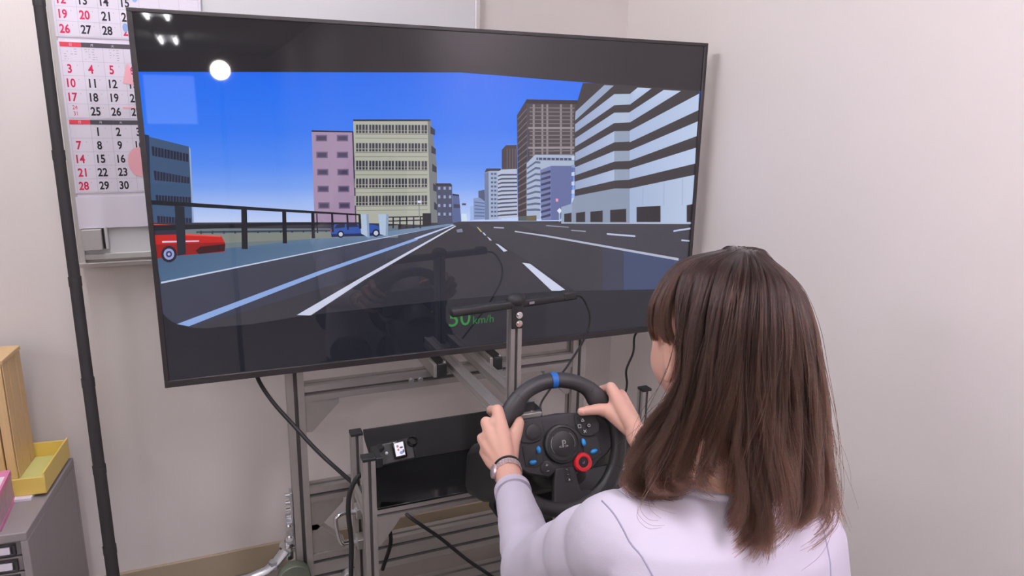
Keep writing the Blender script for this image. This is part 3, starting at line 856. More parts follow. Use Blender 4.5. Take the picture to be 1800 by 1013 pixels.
((150,165,195),[(10098,13791),(10128,13791),(10132,13686),(10102,13687)]),
((150,165,195),[(10224,13790),(10254,13790),(10258,13685),(10228,13686)]),
((150,165,195),[(10350,13789),(10380,13789),(10384,13684),(10354,13684)]),
((92,104,136),[(9043,13531),(9288,13695),(9432,13681),(9433,13629),(9289,13637),(9044,13480)]),
((92,104,136),[(9046,13396),(9292,13541),(9436,13526),(9438,13474),(9293,13483),(9047,13344)]),
((92,104,136),[(9049,13261),(9296,13385),(9440,13370),(9442,13318),(9298,13327),(9050,13209)]),
((92,104,136),[(9052,13125),(9300,13230),(9445,13214),(9446,13162),(9302,13171),(9053,13073)]),
((92,104,136),[(9055,12988),(9304,13073),(9449,13057),(9451,13005),(9306,13015),(9056,12936)]),
((92,104,136),[(9058,12851),(9308,12916),(9454,12900),(9455,12847),(9310,12857),(9060,12799)]),
((92,104,136),[(9062,12714),(9313,12759),(9458,12741),(9460,12689),(9314,12699),(9063,12661)]),
((92,104,136),[(9065,12576),(9317,12601),(9463,12583),(9464,12530),(9318,12541),(9066,12523)]),
((92,104,136),[(9068,12437),(9321,12442),(9467,12423),(9469,12370),(9323,12382),(9069,12384)]),
((96,108,160),[(9431,13461),(9754,13567),(10374,13559),(10437,13492),(10385,12539),(10063,12098),(9505,12115)]),
((112,124,172),[(9431,13461),(9740,13561),(9801,12116),(9505,12115)]),
((56,62,96),[(9455,13383),(9736,13457),(9738,13385),(9456,13324)]),
((56,62,96),[(9459,13240),(9740,13313),(9742,13241),(9460,13181)]),
((56,62,96),[(9463,13096),(9745,13169),(9747,13096),(9464,13037)]),
((56,62,96),[(9467,12952),(9749,13024),(9752,12951),(9469,12893)]),
((56,62,96),[(9471,12807),(9754,12878),(9756,12806),(9473,12748)]),
((56,62,96),[(9475,12662),(9759,12733),(9761,12659),(9477,12602)]),
((56,62,96),[(9479,12516),(9763,12586),(9766,12513),(9481,12456)]),
((56,62,96),[(9483,12369),(9768,12439),(9771,12366),(9485,12309)]),
((56,62,96),[(9488,12222),(9773,12292),(9775,12218),(9489,12162)]),
((80,92,90),[(8821,12249),(9355,12254),(9359,12107),(8824,12130)]),
((110,96,70),[(9065,12239),(9319,12256),(9322,12122),(9068,12133)]),
((240,150,190),[(9915,12688),(9990,12686),(9993,12606),(9918,12608)]),
((225,232,245),[(10036,12430),(10121,12353),(10042,12275),(9964,12358)]),
((180,190,205),[(10026,12282),(10056,12281),(10065,12051),(10034,12052)]),
((56,52,55),[(10609,15714),(14347,15824),(14491,13186),(14421,12028),(10503,12454),(10377,14951)]),
((132,150,190),[(10359,13579),(10464,13578),(10466,13512),(10361,13513)]),
((196,210,235),[(10350,13802),(10438,13821),(10443,13710),(10353,13710)]),
((196,210,235),[(10367,13381),(10456,13400),(10461,13287),(10370,13288)]),
((196,210,235),[(10377,13129),(10466,13147),(10471,13034),(10381,13036)]),
((196,210,235),[(10386,12902),(10476,12920),(10480,12806),(10390,12808)]),
((196,210,235),[(10395,12674),(10485,12691),(10490,12576),(10399,12579)]),
((150,166,196),[(10420,14977),(11260,15682),(11549,15677),(10415,14747)]),
(((150,166,200),(176,192,224),(176,192,224),(150,166,200)),[(10419,14651),(11577,15454),(11593,15163),(10428,14439)]),
((176,192,218),[(11577,15454),(12055,15471),(12073,15192),(11593,15163)]),
(((150,166,200),(176,192,224),(176,192,224),(150,166,200)),[(10434,14277),(11604,14968),(11620,14694),(10443,14063)]),
((176,192,218),[(11604,14968),(12086,14982),(12103,14718),(11620,14694)]),
(((150,166,200),(176,192,224),(176,192,224),(150,166,200)),[(10450,13900),(11633,14477),(11650,14179),(10459,13683)]),
((146,160,184),[(11633,14477),(12118,14486),(12136,14199),(11650,14179)]),
(((150,166,200),(176,192,224),(176,192,224),(150,166,200)),[(10466,13518),(11663,13946),(11679,13657),(10475,13300)]),
((146,160,184),[(11663,13946),(12152,13950),(12170,13672),(11679,13657)]),
(((150,166,200),(176,192,224),(176,192,224),(150,166,200)),[(10482,13133),(11692,13441),(11709,13135),(10491,12913)]),
((146,160,184),[(11692,13441),(12184,13441),(12203,13146),(11709,13135)]),
(((168,186,220),(190,206,236),(190,206,236),(168,186,220)),[(12056,15465),(12303,15647),(12740,15632),(12074,15185)]),
(((168,186,220),(190,206,236),(190,206,236),(168,186,220)),[(12086,14989),(13146,15604),(13722,15592),(12104,14712)]),
(((168,186,220),(190,206,236),(190,206,236),(168,186,220)),[(12118,14493),(14341,15533),(14358,15077),(12138,14179)]),
(((168,186,220),(190,206,236),(190,206,236),(168,186,220)),[(12152,13957),(14369,14768),(14365,14352),(12170,13672)]),
(((168,186,220),(190,206,236),(190,206,236),(168,186,220)),[(12183,13461),(14370,14024),(14385,13572),(12202,13159)]),
((138,152,176),[(10386,12512),(10498,12738),(11722,12916),(12219,12904),(12281,11928),(10406,12009)]),
((150,166,196),[(10088,12455),(10416,12538),(10437,12007),(10103,12022)]),
(((164,182,214),(186,202,230),(186,202,230),(164,182,214)),[(12219,12904),(14398,13245),(14440,11821),(12281,11928)]),
((44,40,46),[(10185,12263),(10411,12288),(10421,12029),(10193,12038)]),
((44,40,46),[(10548,12276),(10831,12300),(10844,12011),(10559,12023)]),
((44,40,46),[(10994,12294),(11384,12314),(11401,11987),(11007,12004)]),
((44,40,46),[(11621,12319),(12141,12335),(12165,11954),(11640,11977)]),
((44,40,46),[(12481,12372),(13287,12380),(13324,11905),(12510,11940)]),
((44,40,46),[(14198,12364),(14406,12394),(14454,11857),(14242,11866)]),
((150,166,196),[(12647,12946),(12663,12946),(12692,12408),(12676,12408)]),
((150,166,196),[(13345,13050),(13362,13049),(13405,12384),(13388,12384)]),
((150,166,196),[(13974,13143),(13992,13142),(14050,12362),(14033,12362)]),
((176,184,200),[(10103,12029),(14439,11828),(14442,11798),(10104,12001)]),
((196,206,232),[(139,11115),(4822,11818),(6450,12032),(4821,11797),(135,11076)]),
((140,170,225),[(379,10109),(622,10031),(3664,11047),(6075,11759),(6001,11807),(3586,11123)]),
((190,204,240),[(6045,11775),(7057,12093),(6996,12103),(5972,11808)]),
((206,210,232),[(3027,10075),(3346,10031),(4692,10829),(7088,12062),(7057,12078),(4595,10880)]),
((206,212,236),[(8962,10985),(9199,10938),(10338,10090),(9877,10127)]),
((196,206,232),[(8178,11558),(8276,11522),(8523,11339),(8425,11314)]),
((190,198,225),[(7935,11753),(7999,11719),(8080,11639),(8016,11643)]),
((190,180,120),[(7648,12022),(7695,12005),(7807,11880),(7759,11882)]),
((190,200,230),[(7807,11865),(7855,11862),(7919,11784),(7871,11786)]),
((180,184,205),[(8728,11866),(9654,11705),(14044,10794),(14050,10716),(9656,11658),(8728,11836)]),
((186,196,225),[(11551,11668),(12493,11556),(12496,11507),(11554,11619)]),
((186,196,225),[(13792,11644),(14432,11699),(14437,11647),(13796,11593)]),
((186,196,225),[(14097,11357),(14426,11306),(14430,11271),(14101,11306)]),
((150,155,170),[(10413,11818),(10876,11765),(10877,11733),(10414,11787)]),
((150,160,180),[(9646,11978),(10339,11900),(10340,11877),(9647,11955)]),
((170,176,200),[(8125,12000),(8416,11972),(8416,11942),(8125,11970)]),
((120,126,150),[(7088,11973),(7242,11996),(7273,11905),(7119,11898)]),
((34,34,44),[(6202,12433),(6424,12425),(6421,12121),(6198,12116)]),
((40,40,52),[(5332,12381),(6231,12360),(6230,12331),(5331,12353)]),
((40,40,52),[(5329,12283),(6230,12274),(6229,12245),(5329,12254)]),
((40,40,52),[(5432,12378),(5466,12376),(5459,12092),(5425,12080)]),
((40,40,52),[(5604,12371),(5638,12369),(5632,12084),(5597,12072)]),
((40,40,52),[(5777,12364),(5812,12362),(5807,12076),(5771,12064)]),
((40,40,52),[(5952,12357),(5987,12356),(5982,12068),(5947,12056)]),
((40,40,52),[(6127,12350),(6163,12349),(6159,12060),(6123,12047)]),
((120,126,140),[(6103,12708),(6124,12707),(6127,12336),(6107,12336)]),
((210,220,240),[(6075,12752),(6177,12748),(6176,12692),(6074,12695)]),
((58,66,80),[(953,12221),(4719,12098),(4717,12056),(950,12183)]),
((50,56,70),[(1036,12230),(1071,12228),(1063,12125),(1028,12127)]),
((50,56,70),[(1272,12219),(1308,12217),(1300,12113),(1264,12115)]),
((50,56,70),[(1511,12208),(1547,12206),(1540,12101),(1504,12103)]),
((50,56,70),[(1753,12196),(1789,12194),(1782,12089),(1746,12091)]),
((50,56,70),[(1997,12185),(2034,12183),(2027,12077),(1990,12079)]),
((50,56,70),[(2245,12173),(2282,12171),(2275,12065),(2238,12067)]),
((50,56,70),[(2495,12161),(2533,12159),(2526,12052),(2488,12054)]),
((50,56,70),[(2748,12149),(2786,12147),(2780,12040),(2742,12042)]),
((50,56,70),[(3004,12137),(3043,12135),(3037,12027),(2998,12029)]),
((50,56,70),[(3263,12125),(3302,12123),(3297,12014),(3258,12016)]),
((50,56,70),[(3525,12112),(3565,12110),(3560,12001),(3520,12003)]),
((50,56,70),[(3791,12100),(3831,12098),(3826,11988),(3786,11990)]),
((50,56,70),[(4059,12087),(4100,12085),(4095,11974),(4055,11976)]),
((50,56,70),[(4331,12074),(4372,12072),(4368,11961),(4327,11963)]),
((128,134,128),[(889,12160),(4717,12042),(4713,11915),(871,11928)]),
((196,34,28),[(84,12414),(592,12366),(727,12181),(1467,12092),(1539,11917),(1500,11721),(972,11713),(512,11689),(61,11652)]),
((150,24,24),[(89,11970),(1528,11944),(1500,11721),(512,11689),(72,11651)]),
((52,46,66),[(79,12351),(553,12304),(657,12171),(85,12174)]),
((230,70,60),[(86,12426),(605,12378),(613,12340),(81,12376)]),
((60,20,24),[(906,11782),(1008,11868),(1538,11904),(1514,11747),(971,11700)]),
((210,200,225),[(243,12039),(995,12012),(993,11986),(240,12001)]),
((226,80,70),[(727,12181),(1455,12093),(1453,12067),(724,12142)]),
((36,30,40),[(515,11727),(492,11646),(442,11583),(374,11550),(303,11555),(242,11596),(203,11664),(195,11747),(218,11827),(268,11890),(335,11923),(406,11919),(467,11879),(506,11811)]),
((150,160,215),[(463,11731),(448,11676),(414,11633),(368,11611),(319,11614),(278,11641),(252,11688),(246,11744),(261,11798),(295,11841),(341,11863),(389,11860),(431,11833),(457,11787)]),
((60,60,90),[(417,11733),(408,11702),(389,11677),(362,11664),(334,11666),(310,11682),(295,11708),(291,11741),(300,11773),(320,11797),(347,11810),(375,11809),(399,11793),(414,11766)]),
((170,178,225),[(383,11735),(379,11721),(370,11710),(358,11704),(345,11705),(334,11712),(327,11724),(326,11739),(330,11753),(339,11765),(351,11770),(364,11770),(375,11762),(381,11750)]),
((46,84,168),[(3900,12150),(4040,12268),(4558,12273),(5001,12184),(5253,12087),(5221,11918),(3932,11941)]),
((30,40,70),[(4065,12239),(4256,12258),(4252,12161),(4008,12145)]),
((30,40,70),[(4297,12257),(4530,12260),(4582,12160),(4293,12160)]),
((24,40,90),[(3921,12011),(5222,11989),(5221,11918),(3932,11941)]),
((26,26,40),[(4232,11995),(4223,11958),(4199,11928),(4166,11913),(4129,11915),(4097,11933),(4076,11965),(4069,12003),(4079,12041),(4103,12070),(4136,12085),(4172,12084),(4204,12065),(4226,12034)]),
((190,200,225),[(4200,11997),(4194,11974),(4180,11957),(4160,11948),(4138,11949),(4119,11960),(4106,11979),(4102,12002),(4108,12024),(4122,12042),(4142,12051),(4164,12050),(4183,12039),(4196,12020)]),
((26,26,40),[(5101,11981),(5091,11939),(5065,11907),(5027,11890),(4987,11892),(4950,11913),(4926,11948),(4918,11990),(4928,12031),(4955,12064),(4992,12081),(5033,12079),(5069,12058),(5093,12023)]),
((190,200,225),[(5066,11983),(5060,11957),(5043,11937),(5021,11927),(4995,11928),(4973,11941),(4958,11962),(4953,11988),(4960,12014),(4976,12034),(4999,12044),(5024,12043),(5046,12030),(5061,12009)]),
((190,60,80),[(3912,12122),(3953,12134),(3950,12065),(3910,12067)]),
((176,196,220),[(4620,12465),(4841,12457),(4851,11866),(4646,11989)]),
((140,160,190),[(4786,12459),(4841,12457),(4851,11866),(4796,11897)]),
((176,196,220),[(5079,12448),(5333,12438),(5305,11885),(5108,11952)]),
((140,160,190),[(5276,12440),(5333,12438),(5305,11885),(5249,11903)]),
((30,32,40),[(111,12949),(2904,12651),(4634,12472),(4633,12437),(2900,12585),(102,12850)]),
((30,32,40),[(83,12401),(1910,12347),(2836,12347),(4627,12270),(4626,12235),(2832,12280),(1905,12268),(72,12276)]),
((36,40,52),[(561,12810),(754,12778),(701,11716),(524,11688)]),
((30,32,40),[(1935,12712),(2057,12707),(2013,11758),(1883,11766)]),
((30,32,40),[(2826,12627),(2915,12624),(2891,11844),(2795,11849)]),
((30,32,40),[(3480,12550),(3552,12547),(3543,11933),(3464,11937)]),
((30,32,40),[(3597,12518),(3623,12517),(3622,12053),(3589,12054)]),
((30,32,40),[(3942,12505),(3989,12503),(3991,12063),(3937,12065)]),
((30,32,40),[(4305,12464),(4345,12462),(4353,12101),(4305,12103)]),
((30,32,40),[(4592,12466),(4647,12464),(4657,12115),(4594,12118)]),
((36,33,38),[(-55,16976),(7213,16940),(7213,15864),(4836,15788),(2325,15707),(-82,15629)]),
((36,33,38),[(7213,17018),(14607,16999),(14748,15586),(14351,15607),(13198,15654),(11737,15704),(10661,15731),(9208,15786),(8113,15833),(7213,15864)]),
((26,28,37),[(-177,10298),(78,10434),(171,10291),(278,10173),(423,10078),(714,9980),(990,9945),(2027,9945),(1915,8202),(-188,8498)]),
((26,28,37),[(2027,9945),(3051,10030),(4370,10067),(5527,10096),(5480,7891),(1915,8202)]),
((26,28,38),[(5527,10096),(7053,10115),(9703,10100),(9777,7650),(5480,7891)]),
((36,36,46),[(9703,10100),(11511,10004),(13251,9899),(15106,9822),(15349,7308),(9777,7650)]),
]
# ---------------------------------------------------------------- big wall-side screen
TW, TZ0, TZ1 = 1.45, .861, 1.69
tv = thing('television', 'very large flat black television showing a driving simulation', 'television', (TW / 2, 0, TZ0))
MB().bx(0, TW, .004, .03, TZ0, TZ1).build('back_shell', M['bezel'], tv, .002)
MB().bx(.12, TW - .12, .03, .056, TZ0 + .06, TZ1 - .12).build('rear_housing', M['black'], tv, .008)
bz = .011
b = MB()
b.bx(0, TW, -.004, .006, TZ1 - bz * .8, TZ1).bx(0, TW, -.004, .006, TZ0, TZ0 + bz * 1.5)
b.bx(0, bz, -.004, .006, TZ0 + bz * 1.5, TZ1 - bz * .8).bx(TW - bz, TW, -.004, .006, TZ0 + bz * 1.5, TZ1 - bz * .8)
b.build('bezel', M['bezel'], tv, .0012)

ms = bpy.data.materials.new('lit_screen')
ms.use_nodes = True
nt = ms.node_tree
pb = nt.nodes['Principled BSDF']
pb.inputs['Base Color'].default_value = (.008, .008, .009, 1)
pb.inputs['Roughness'].default_value = .025
pb.inputs['Specular IOR Level'].default_value = .6
at = nt.nodes.new('ShaderNodeAttribute')
at.attribute_name = 'picture'
nt.links.new(at.outputs['Color'], pb.inputs['Emission Color'])
pb.inputs['Emission Strength'].default_value = .92
M['screen'] = ms

sx0, sx1, sz0, sz1 = bz, TW - bz, TZ0 + bz * 1.5, TZ1 - bz * .8
def clip(poly):
    """keep a polygon (with corner colours) inside the glass"""
    for ax, lim, sg in ((0, sx0, 1), (0, sx1, -1), (1, sz0, 1), (1, sz1, -1)):
        out = []
        for i in range(len(poly)):
            a, b = poly[i - 1], poly[i]
            ia, ib = (a[0][ax] - lim) * sg >= 0, (b[0][ax] - lim) * sg >= 0
            if ia != ib:
                t = (lim - a[0][ax]) / (b[0][ax] - a[0][ax])
                out.append((tuple(a[0][k] + t * (b[0][k] - a[0][k]) for k in (0, 1)), tuple(a[1][k] + t * (b[1][k] - a[1][k]) for k in range(4))))
            if ib:
                out.append(b)
        poly = out
        if len(poly) < 3:
            return []
    return poly
vs, fs, cs = [], [], []
base = [((sx0, sz0), srgb(24, 23, 28)), ((sx1, sz0), srgb(24, 23, 28)), ((sx1, sz1), srgb(24, 23, 28)), ((sx0, sz1), srgb(24, 23, 28))]
items = [base]
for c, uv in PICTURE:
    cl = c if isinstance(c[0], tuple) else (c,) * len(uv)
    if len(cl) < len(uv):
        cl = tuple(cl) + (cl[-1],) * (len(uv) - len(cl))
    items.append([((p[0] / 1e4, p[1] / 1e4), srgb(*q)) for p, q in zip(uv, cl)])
def put(poly, depth):
    poly = clip(poly)
    if len(poly) < 3:
        return
    n = len(vs)
    area = sum(poly[i - 1][0][0] * poly[i][0][1] - poly[i][0][0] * poly[i - 1][0][1] for i in range(len(poly)))
    if area < 0:
        poly = poly[::-1]
    for p, q in poly:
        vs.append((p[0], depth, p[1]))
        cs.append(q)
    fs.append(tuple(range(n, n + len(poly))))
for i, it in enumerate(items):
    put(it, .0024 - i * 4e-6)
# green speed read-out
def text_mesh(s, size, bold=0.0, width=1.0):
    cu = bpy.data.curves.new('t', 'FONT')
    cu.body = s
    cu.size = size
    cu.offset = bold
    cu.resolution_u = 3
    o = bpy.data.objects.new('t', cu)
    COL.objects.link(o)
    bpy.context.view_layer.update()
    dg = bpy.context.evaluated_depsgraph_get()
    me = bpy.data.meshes.new_from_object(o.evaluated_get(dg))
    v = [(p.co.x * width, p.co.y) for p in me.vertices]
    f = [tuple(p.vertices) for p in me.polygons]
    bpy.data.objects.remove(o)
    bpy.data.curves.remove(cu)
    bpy.data.meshes.remove(me)
    return v, f
TEXT_CACHE = {}
def text(s, size, bold=0.0, width=1.0):
    k = (s, bold, width)
    if k not in TEXT_CACHE:
        TEXT_CACHE[k] = text_mesh(s, 1.0, bold, width)
    v, f = TEXT_CACHE[k]
    xs = [p[0] for p in v] or [0]
    ys = [p[1] for p in v] or [0]
    return [(p[0] * size, p[1] * size) for p in v], f, min(xs) * size, max(xs) * size, min(ys) * size, max(ys) * size
gd = .0024 - len(items) * 4e-6 - 1e-5
for s, x, z, size, col in (('50', .688, .9385, .066, (34, 130, 52)), ('km/h', .756, .9395, .031, (30, 124, 54))):
    v, f, x0, x1, y0, y1 = text(s, size)
    n = len(vs)
    for p in v:
        vs.append((x + p[0] - x0, gd, z + p[1]))
        cs.append(srgb(*col))
    for q in f:
        fs.append(tuple(i + n for i in q))
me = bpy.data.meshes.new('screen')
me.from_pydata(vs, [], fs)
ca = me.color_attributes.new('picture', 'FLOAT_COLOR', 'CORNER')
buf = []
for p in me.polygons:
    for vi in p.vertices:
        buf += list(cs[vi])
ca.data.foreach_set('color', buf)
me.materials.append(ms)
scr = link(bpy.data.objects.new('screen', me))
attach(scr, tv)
scr['label'] = 'lit glossy screen showing a city street seen from a car'

# ---------------------------------------------------------------- whiteboard behind the screen
wb = thing('whiteboard', 'wide wall-mounted whiteboard partly hidden behind the television', 'whiteboard', (.37, YB, 1.07))
MB().bx(-.2, .945, YB - .014, YB - .002, 1.09, 1.99).build('board_surface', M['whiteboard'], wb, .001)
f = MB()
f.bx(-.213, -.197, YB - .022, YB - .001, 1.07, 2.0).bx(.94, .956, YB - .022, YB - .001, 1.07, 2.0)
f.bx(-.197, .94, YB - .022, YB - .001, 1.985, 2.0).bx(-.197, .94, YB - .022, YB - .001, 1.078, 1.094)
f.build('board_frame', M['wb_frame'], wb, .002)
MB().prism([(0, 0), (.058, 0), (.062, .012), (.056, .012), (.054, .004), (0, .006)], (.955, YB - .01, 1.066), (-.212, YB - .01, 1.066), (0, 0, 1)).build('pen_tray', M['wb_frame'], wb, .001)

# grey block and marker stuck to the board under the calendar
er = thing('board_eraser', 'plain grey square eraser block on the whiteboard just below the calendar', 'eraser', (-.171, .49, 1.107))
MB().bx(-.197, -.15, .478, .505, 1.107, 1.164).build('eraser_case', M['eraser_grey'], er, .002)
MB().bx(-.195, -.1495, .497, .506, 1.109, 1.166).build('felt_pad', M['black_soft'], er, .002)
mk = thing('marker_pen', 'slim white marker standing upright beside the grey eraser block', 'pen', (-.14, .49, 1.107))
MB().cyl((-.1405, .498, 1.108), (-.1405, .498, 1.170), .0042, n=12).build('marker_barrel', M['white_plastic'], mk, smooth=True)
MB().cyl((-.1462, .4995, 1.108), (-.1462, .4995, 1.172), .003, n=10).build('marker_clip', M['cab_dark'], mk, smooth=True)

# ---------------------------------------------------------------- three-month calendar
cal = thing('wall_calendar', 'long paper three-month calendar hanging on the whiteboard beside the television', 'calendar', (-.03, .49, 1.166))
MB().bx(-.203, .146, .4985, .5005, 1.166, 2.0).build('backing_sheet', M['white_paper'], cal)
def month(first, ndays, ztop, reds, doubles, fifth, header, limit=0):
    """first: weekday of day 1 (0 = leftmost, red). ztop: top of the header bar"""
    x0, cw, rh, hb = -.1955, .0482, .0358, .0115
    pg = MB().bx(x0 - .0055, x0 + 7 * cw + .006, .4966, .4984, ztop - hb - header - 5 * rh - .003, ztop + .003).build('month_page', M['white_paper'], cal)
    bars = MB()
    y = .4962
    def quad(mb, xa, xb, za, zb, mi, yy=y):
        mb.add([(xa, yy, za), (xb, yy, za), (xb, yy, zb), (xa, yy, zb)], [(0, 1, 2, 3)], mi)
    quad(bars, x0, x0 + cw, ztop - hb, ztop, 0)
    quad(bars, x0 + cw, x0 + 7 * cw, ztop - hb, ztop, 1)
    for k in range(8):
        quad(bars, x0 + k * cw - .0003, x0 + k * cw + .0003, ztop - hb - header - 5 * rh, ztop - hb, 2)
    zg = ztop - hb - header
    for k in range(6):
        quad(bars, x0, x0 + 7 * cw, zg - k * rh - .0003, zg - k * rh + .0003, 2)
    def write(s, xc, zc, h, mi, bold=.024, width=.79):
        v, f, a0, a1, b0, b1 = text(s, 1.0, bold, width)
        if not f:
            return
        k = h / max(b1 - b0, 1e-4)
        bars.add([(xc + (p[0] - (a0 + a1) / 2) * k, y - .0002, zc + (p[1] - (b0 + b1) / 2) * k) for p in v], f, mi)
    for k, ch in enumerate('日月火水木金土'):
        write(ch, x0 + (k + .5) * cw, ztop - hb / 2, .0065, 5, 0.0, 1.0)
    for d in range(1, ndays + 1):
        col = (first + d - 1) % 7
        row = (first + d - 1) // 7
        red = col == 0 or d in reds
        if limit and col > limit:
            continue
        if d in doubles:
            write(str(d), x0 + (col + .36) * cw, zg - (row - (1 if doubles[d] else 0) + (.68 if doubles[d] else .25)) * rh, .0105, 3 if red else 4, .0, .8)
            continue
        write(str(d), x0 + (col + .33) * cw, zg - (row + .52) * rh, .0225, 3 if red else 4)
        # tiny almanac tick beside each figure
        quad(bars, x0 + (col + .70) * cw, x0 + (col + .73) * cw, zg - (row + .30) * rh, zg - (row + .24) * rh, 6)
    if fifth:
        r = random.Random(5)
        for k in range(3):           # small faint notes printed above the first week
            for j in range(5):
                for q in range(4):
                    xa = x0 + (k + .12 + .17 * q) * cw + r.uniform(0, .002)
                    if r.random() < .6:
                        quad(bars, xa, xa + r.uniform(.0015, .006), ztop - hb - .006 - j * .0062, ztop - hb - .005 - j * .0062 + .0004, 6)
    bars.build('printing', [M['ink_bar_red'], M['ink_bar_grey'], M['ink_line'], M['ink_red'], M['ink_black'], M['white_paper'], M['ink_faint']], pg)
    return pg
p1 = month(3, 30, 1.8568, {20, 29}, {}, False, .0, 3)                   # upper month
p2 = month(5, 31, 1.6510, {3, 4, 5, 6}, {24: 0, 31: 1}, True, .0)  # middle month: first day leftmost
p3 = month(1, 30, 1.4552, set(), {}, False, .0)                    # lower month
# coloured stickers
for bx_, bz_ in ((-.012, 1.769), (-.040, 1.693)):
    st = MB()
    st.add([(bx_ + .007 * math.cos(2 * math.pi * k / 16), .4955, bz_ + .011 * math.sin(2 * math.pi * k / 16)) for k in range(16)], [tuple(range(16))], 0)
    st.build('blue_mark', M['ink_blue'], p1, label='pale blue round mark')
st = MB()
def blob(mb, cx, cz, rx, rz, mi, n=20, y=.4955):
    mb.add([(cx + rx * math.cos(2 * math.pi * k / n), y, cz + rz * math.sin(2 * math.pi * k / n)) for k in range(n)], [tuple(range(n))], mi)
blob(st, -.040, 1.344, .028, .040, 0)
st.build('pink_mark', M['ink_pink'], p3, label='pale pink round mark')
st = MB()
st.add([(-.060, .4955, 1.552), (-.034, .4955, 1.548), (-.040, .4955, 1.600), (-.047, .4955, 1.602)], [(0, 1, 2, 3)], 0)
st.build('pink_mark', M['ink_pink'], p2, label='pale pink triangular mark')
st = MB()
st.add([(-.066, .4955, 1.486), (-.030, .4955, 1.488), (-.030, .4955, 1.492), (-.066, .4955, 1.490)], [(0, 1, 2, 3)], 0)
st.build('pink_mark', M['ink_pink'], p2, label='thin pale pink stroke')
MB().bx(-.203, .146, .4950, .4970, 1.166, 1.252).build('bottom_flap', M['white_paper'], cal)

# ---------------------------------------------------------------- telescopic pole in front of the wall
po = thing('telescopic_pole', 'tall slim black telescopic pole standing upright beside the grey cabinet', 'pole', (-.175, .15, 0))
zs = [(.012, .40, .0150), (.40, .625, .0143), (.625, .855, .0136), (.855, 1.105, .0130), (1.105, 1.395, .0124), (1.395, 1.72, .0116), (1.72, 2.08, .0108), (2.08, 2.46, .010)]
for z0, z1, r in zs:
    MB().cyl((-.175, .15, z0), (-.175, .15, z1), r, n=20).cyl((-.175, .15, z1 - .022), (-.175, .15, z1), r + .0009, n=20).build('pole_section', M['black_soft'], po, smooth=True)
MB().lathe([(.0, 0), (.05, 0), (.05, .008), (.02, .02), (.016, .03)], (-.175, .15, 0)).build('foot_pad', M['rubber'], po, smooth=True)
MB().lathe([(.010, 0), (.03, .03), (.04, .038), (.0, .039)], (-.175, .15, 2.459)).build('top_pad', M['rubber'], po, smooth=True)

# ---------------------------------------------------------------- grey drawer cabinet and what stands on it
ang = math.radians(-6.4)          # the cabinet is turned a little off the wall
ca, sa = math.cos(ang), math.sin(ang)
def cw_(x, y, z):                 # cabinet coordinates: x to the left edge, y back; origin at its front right top
    return (-.3261 + ca * x - sa * y, .0673 + sa * x + ca * y, z)
RC = Matrix.Rotation(ang, 3, 'Z')
CT = .5216
def cbox(mb, x0, x1, y0, y1, z0, z1, mi=0):
    return mb.box(cw_((x0 + x1) / 2, (y0 + y1) / 2, (z0 + z1) / 2), (abs(x1 - x0), abs(y1 - y0), abs(z1 - z0)), RC, mi)
cb = thing('drawer_cabinet', 'low grey metal drawer cabinet under the wooden chest, beside the telescopic pole', 'cabinet', cw_(-.15, .2, 0))
c = MB()
cbox(c, -.30, 0, 0, .39, CT - .022, CT)
cbox(c, -.30, 0, .37, .39, .0, CT - .022)
cbox(c, -.016, 0, 0, .37, .0, CT - .022)
cbox(c, -.30, -.284, 0, .37, .0, CT - .022)
cbox(c, -.284, -.016, .012, .37, 0, .03)
c.build('carcass', M['cab'], cb, .0025)
for k in range(11):
    z1 = CT - .026 - k * .0415
    d = MB()
    cbox(d, -.281, -.019, .012, .36, z1 - .037, z1)
    dr = d.build('drawer', M['cab'], cb, .0015)
    h = MB()
    cbox(h, -.24, -.029, .002, .013, z1 - .033, z1 - .0285)
    cbox(h, -.24, -.235, .002, .013, z1 - .033, z1 - .006)
    cbox(h, -.034, -.029, .002, .013, z1 - .033, z1 - .006)
    cbox(h, -.24, -.029, .0095, .0125, z1 - .033, z1 - .004)
    h.build('handle', M['cab_dark'], dr, .0008)
    l = MB()
    cbox(l, -.228, -.041, .004, .009, z1 - .029, z1 - .012)
    l.build('label_card', M['white_paper'], dr, .0005)

bxo = thing('wooden_file_chest', 'upright light wooden file chest with dark seams on the grey cabinet', 'chest', cw_(-.16, .25, CT))
wx0, wx1, wy0, wy1, wz0, wz1 = -.291, -.085, .283, .369, CT + .022, .868
# three upright boxes side by side, seen as boards divided by dark seams
c = MB()
cbox(c, wx0 + .002, wx1 - .002, wy0 - .036, wy1, wz0, wz1 - .004)
c.build('core', M['wood_edge'], bxo)
n = 3
ys = [wy0 - .038, wy0 - .002, wy0 + .052, wy1 + .002]
for k in range(n):
    c = MB()
    cbox(c, wx1 - .008, wx1, ys[k] + .002, ys[k + 1] - .002, wz0, wz1 - .012)
    c.build('side_board', M['wood'], bxo, .001)
c = MB()
cbox(c, wx0, wx1 + .002, wy0 - .040, wy1 + .004, wz1 - .011, wz1)
c.build('top_board', M['wood'], bxo, .0015)
xs = [wx1 - .001, wx1 - .026, wx1 - .075, wx1 - .125, wx1 - .175, wx0]
for k in range(5):
    c = MB()
    cbox(c, xs[k + 1] + .002, xs[k] - .002, wy0 - .042, wy0 - .034, wz0, wz1 - .012)
    fb = c.build('front_board', M['wood'], bxo, .001)
    if k:
        c = MB()
        cbox(c, xs[k + 1] + .010, xs[k] - .010, wy0 - .046, wy0 - .041, wz1 - .085, wz1 - .045)
        c.build('label_holder', M['label_grey'], fb, .001)

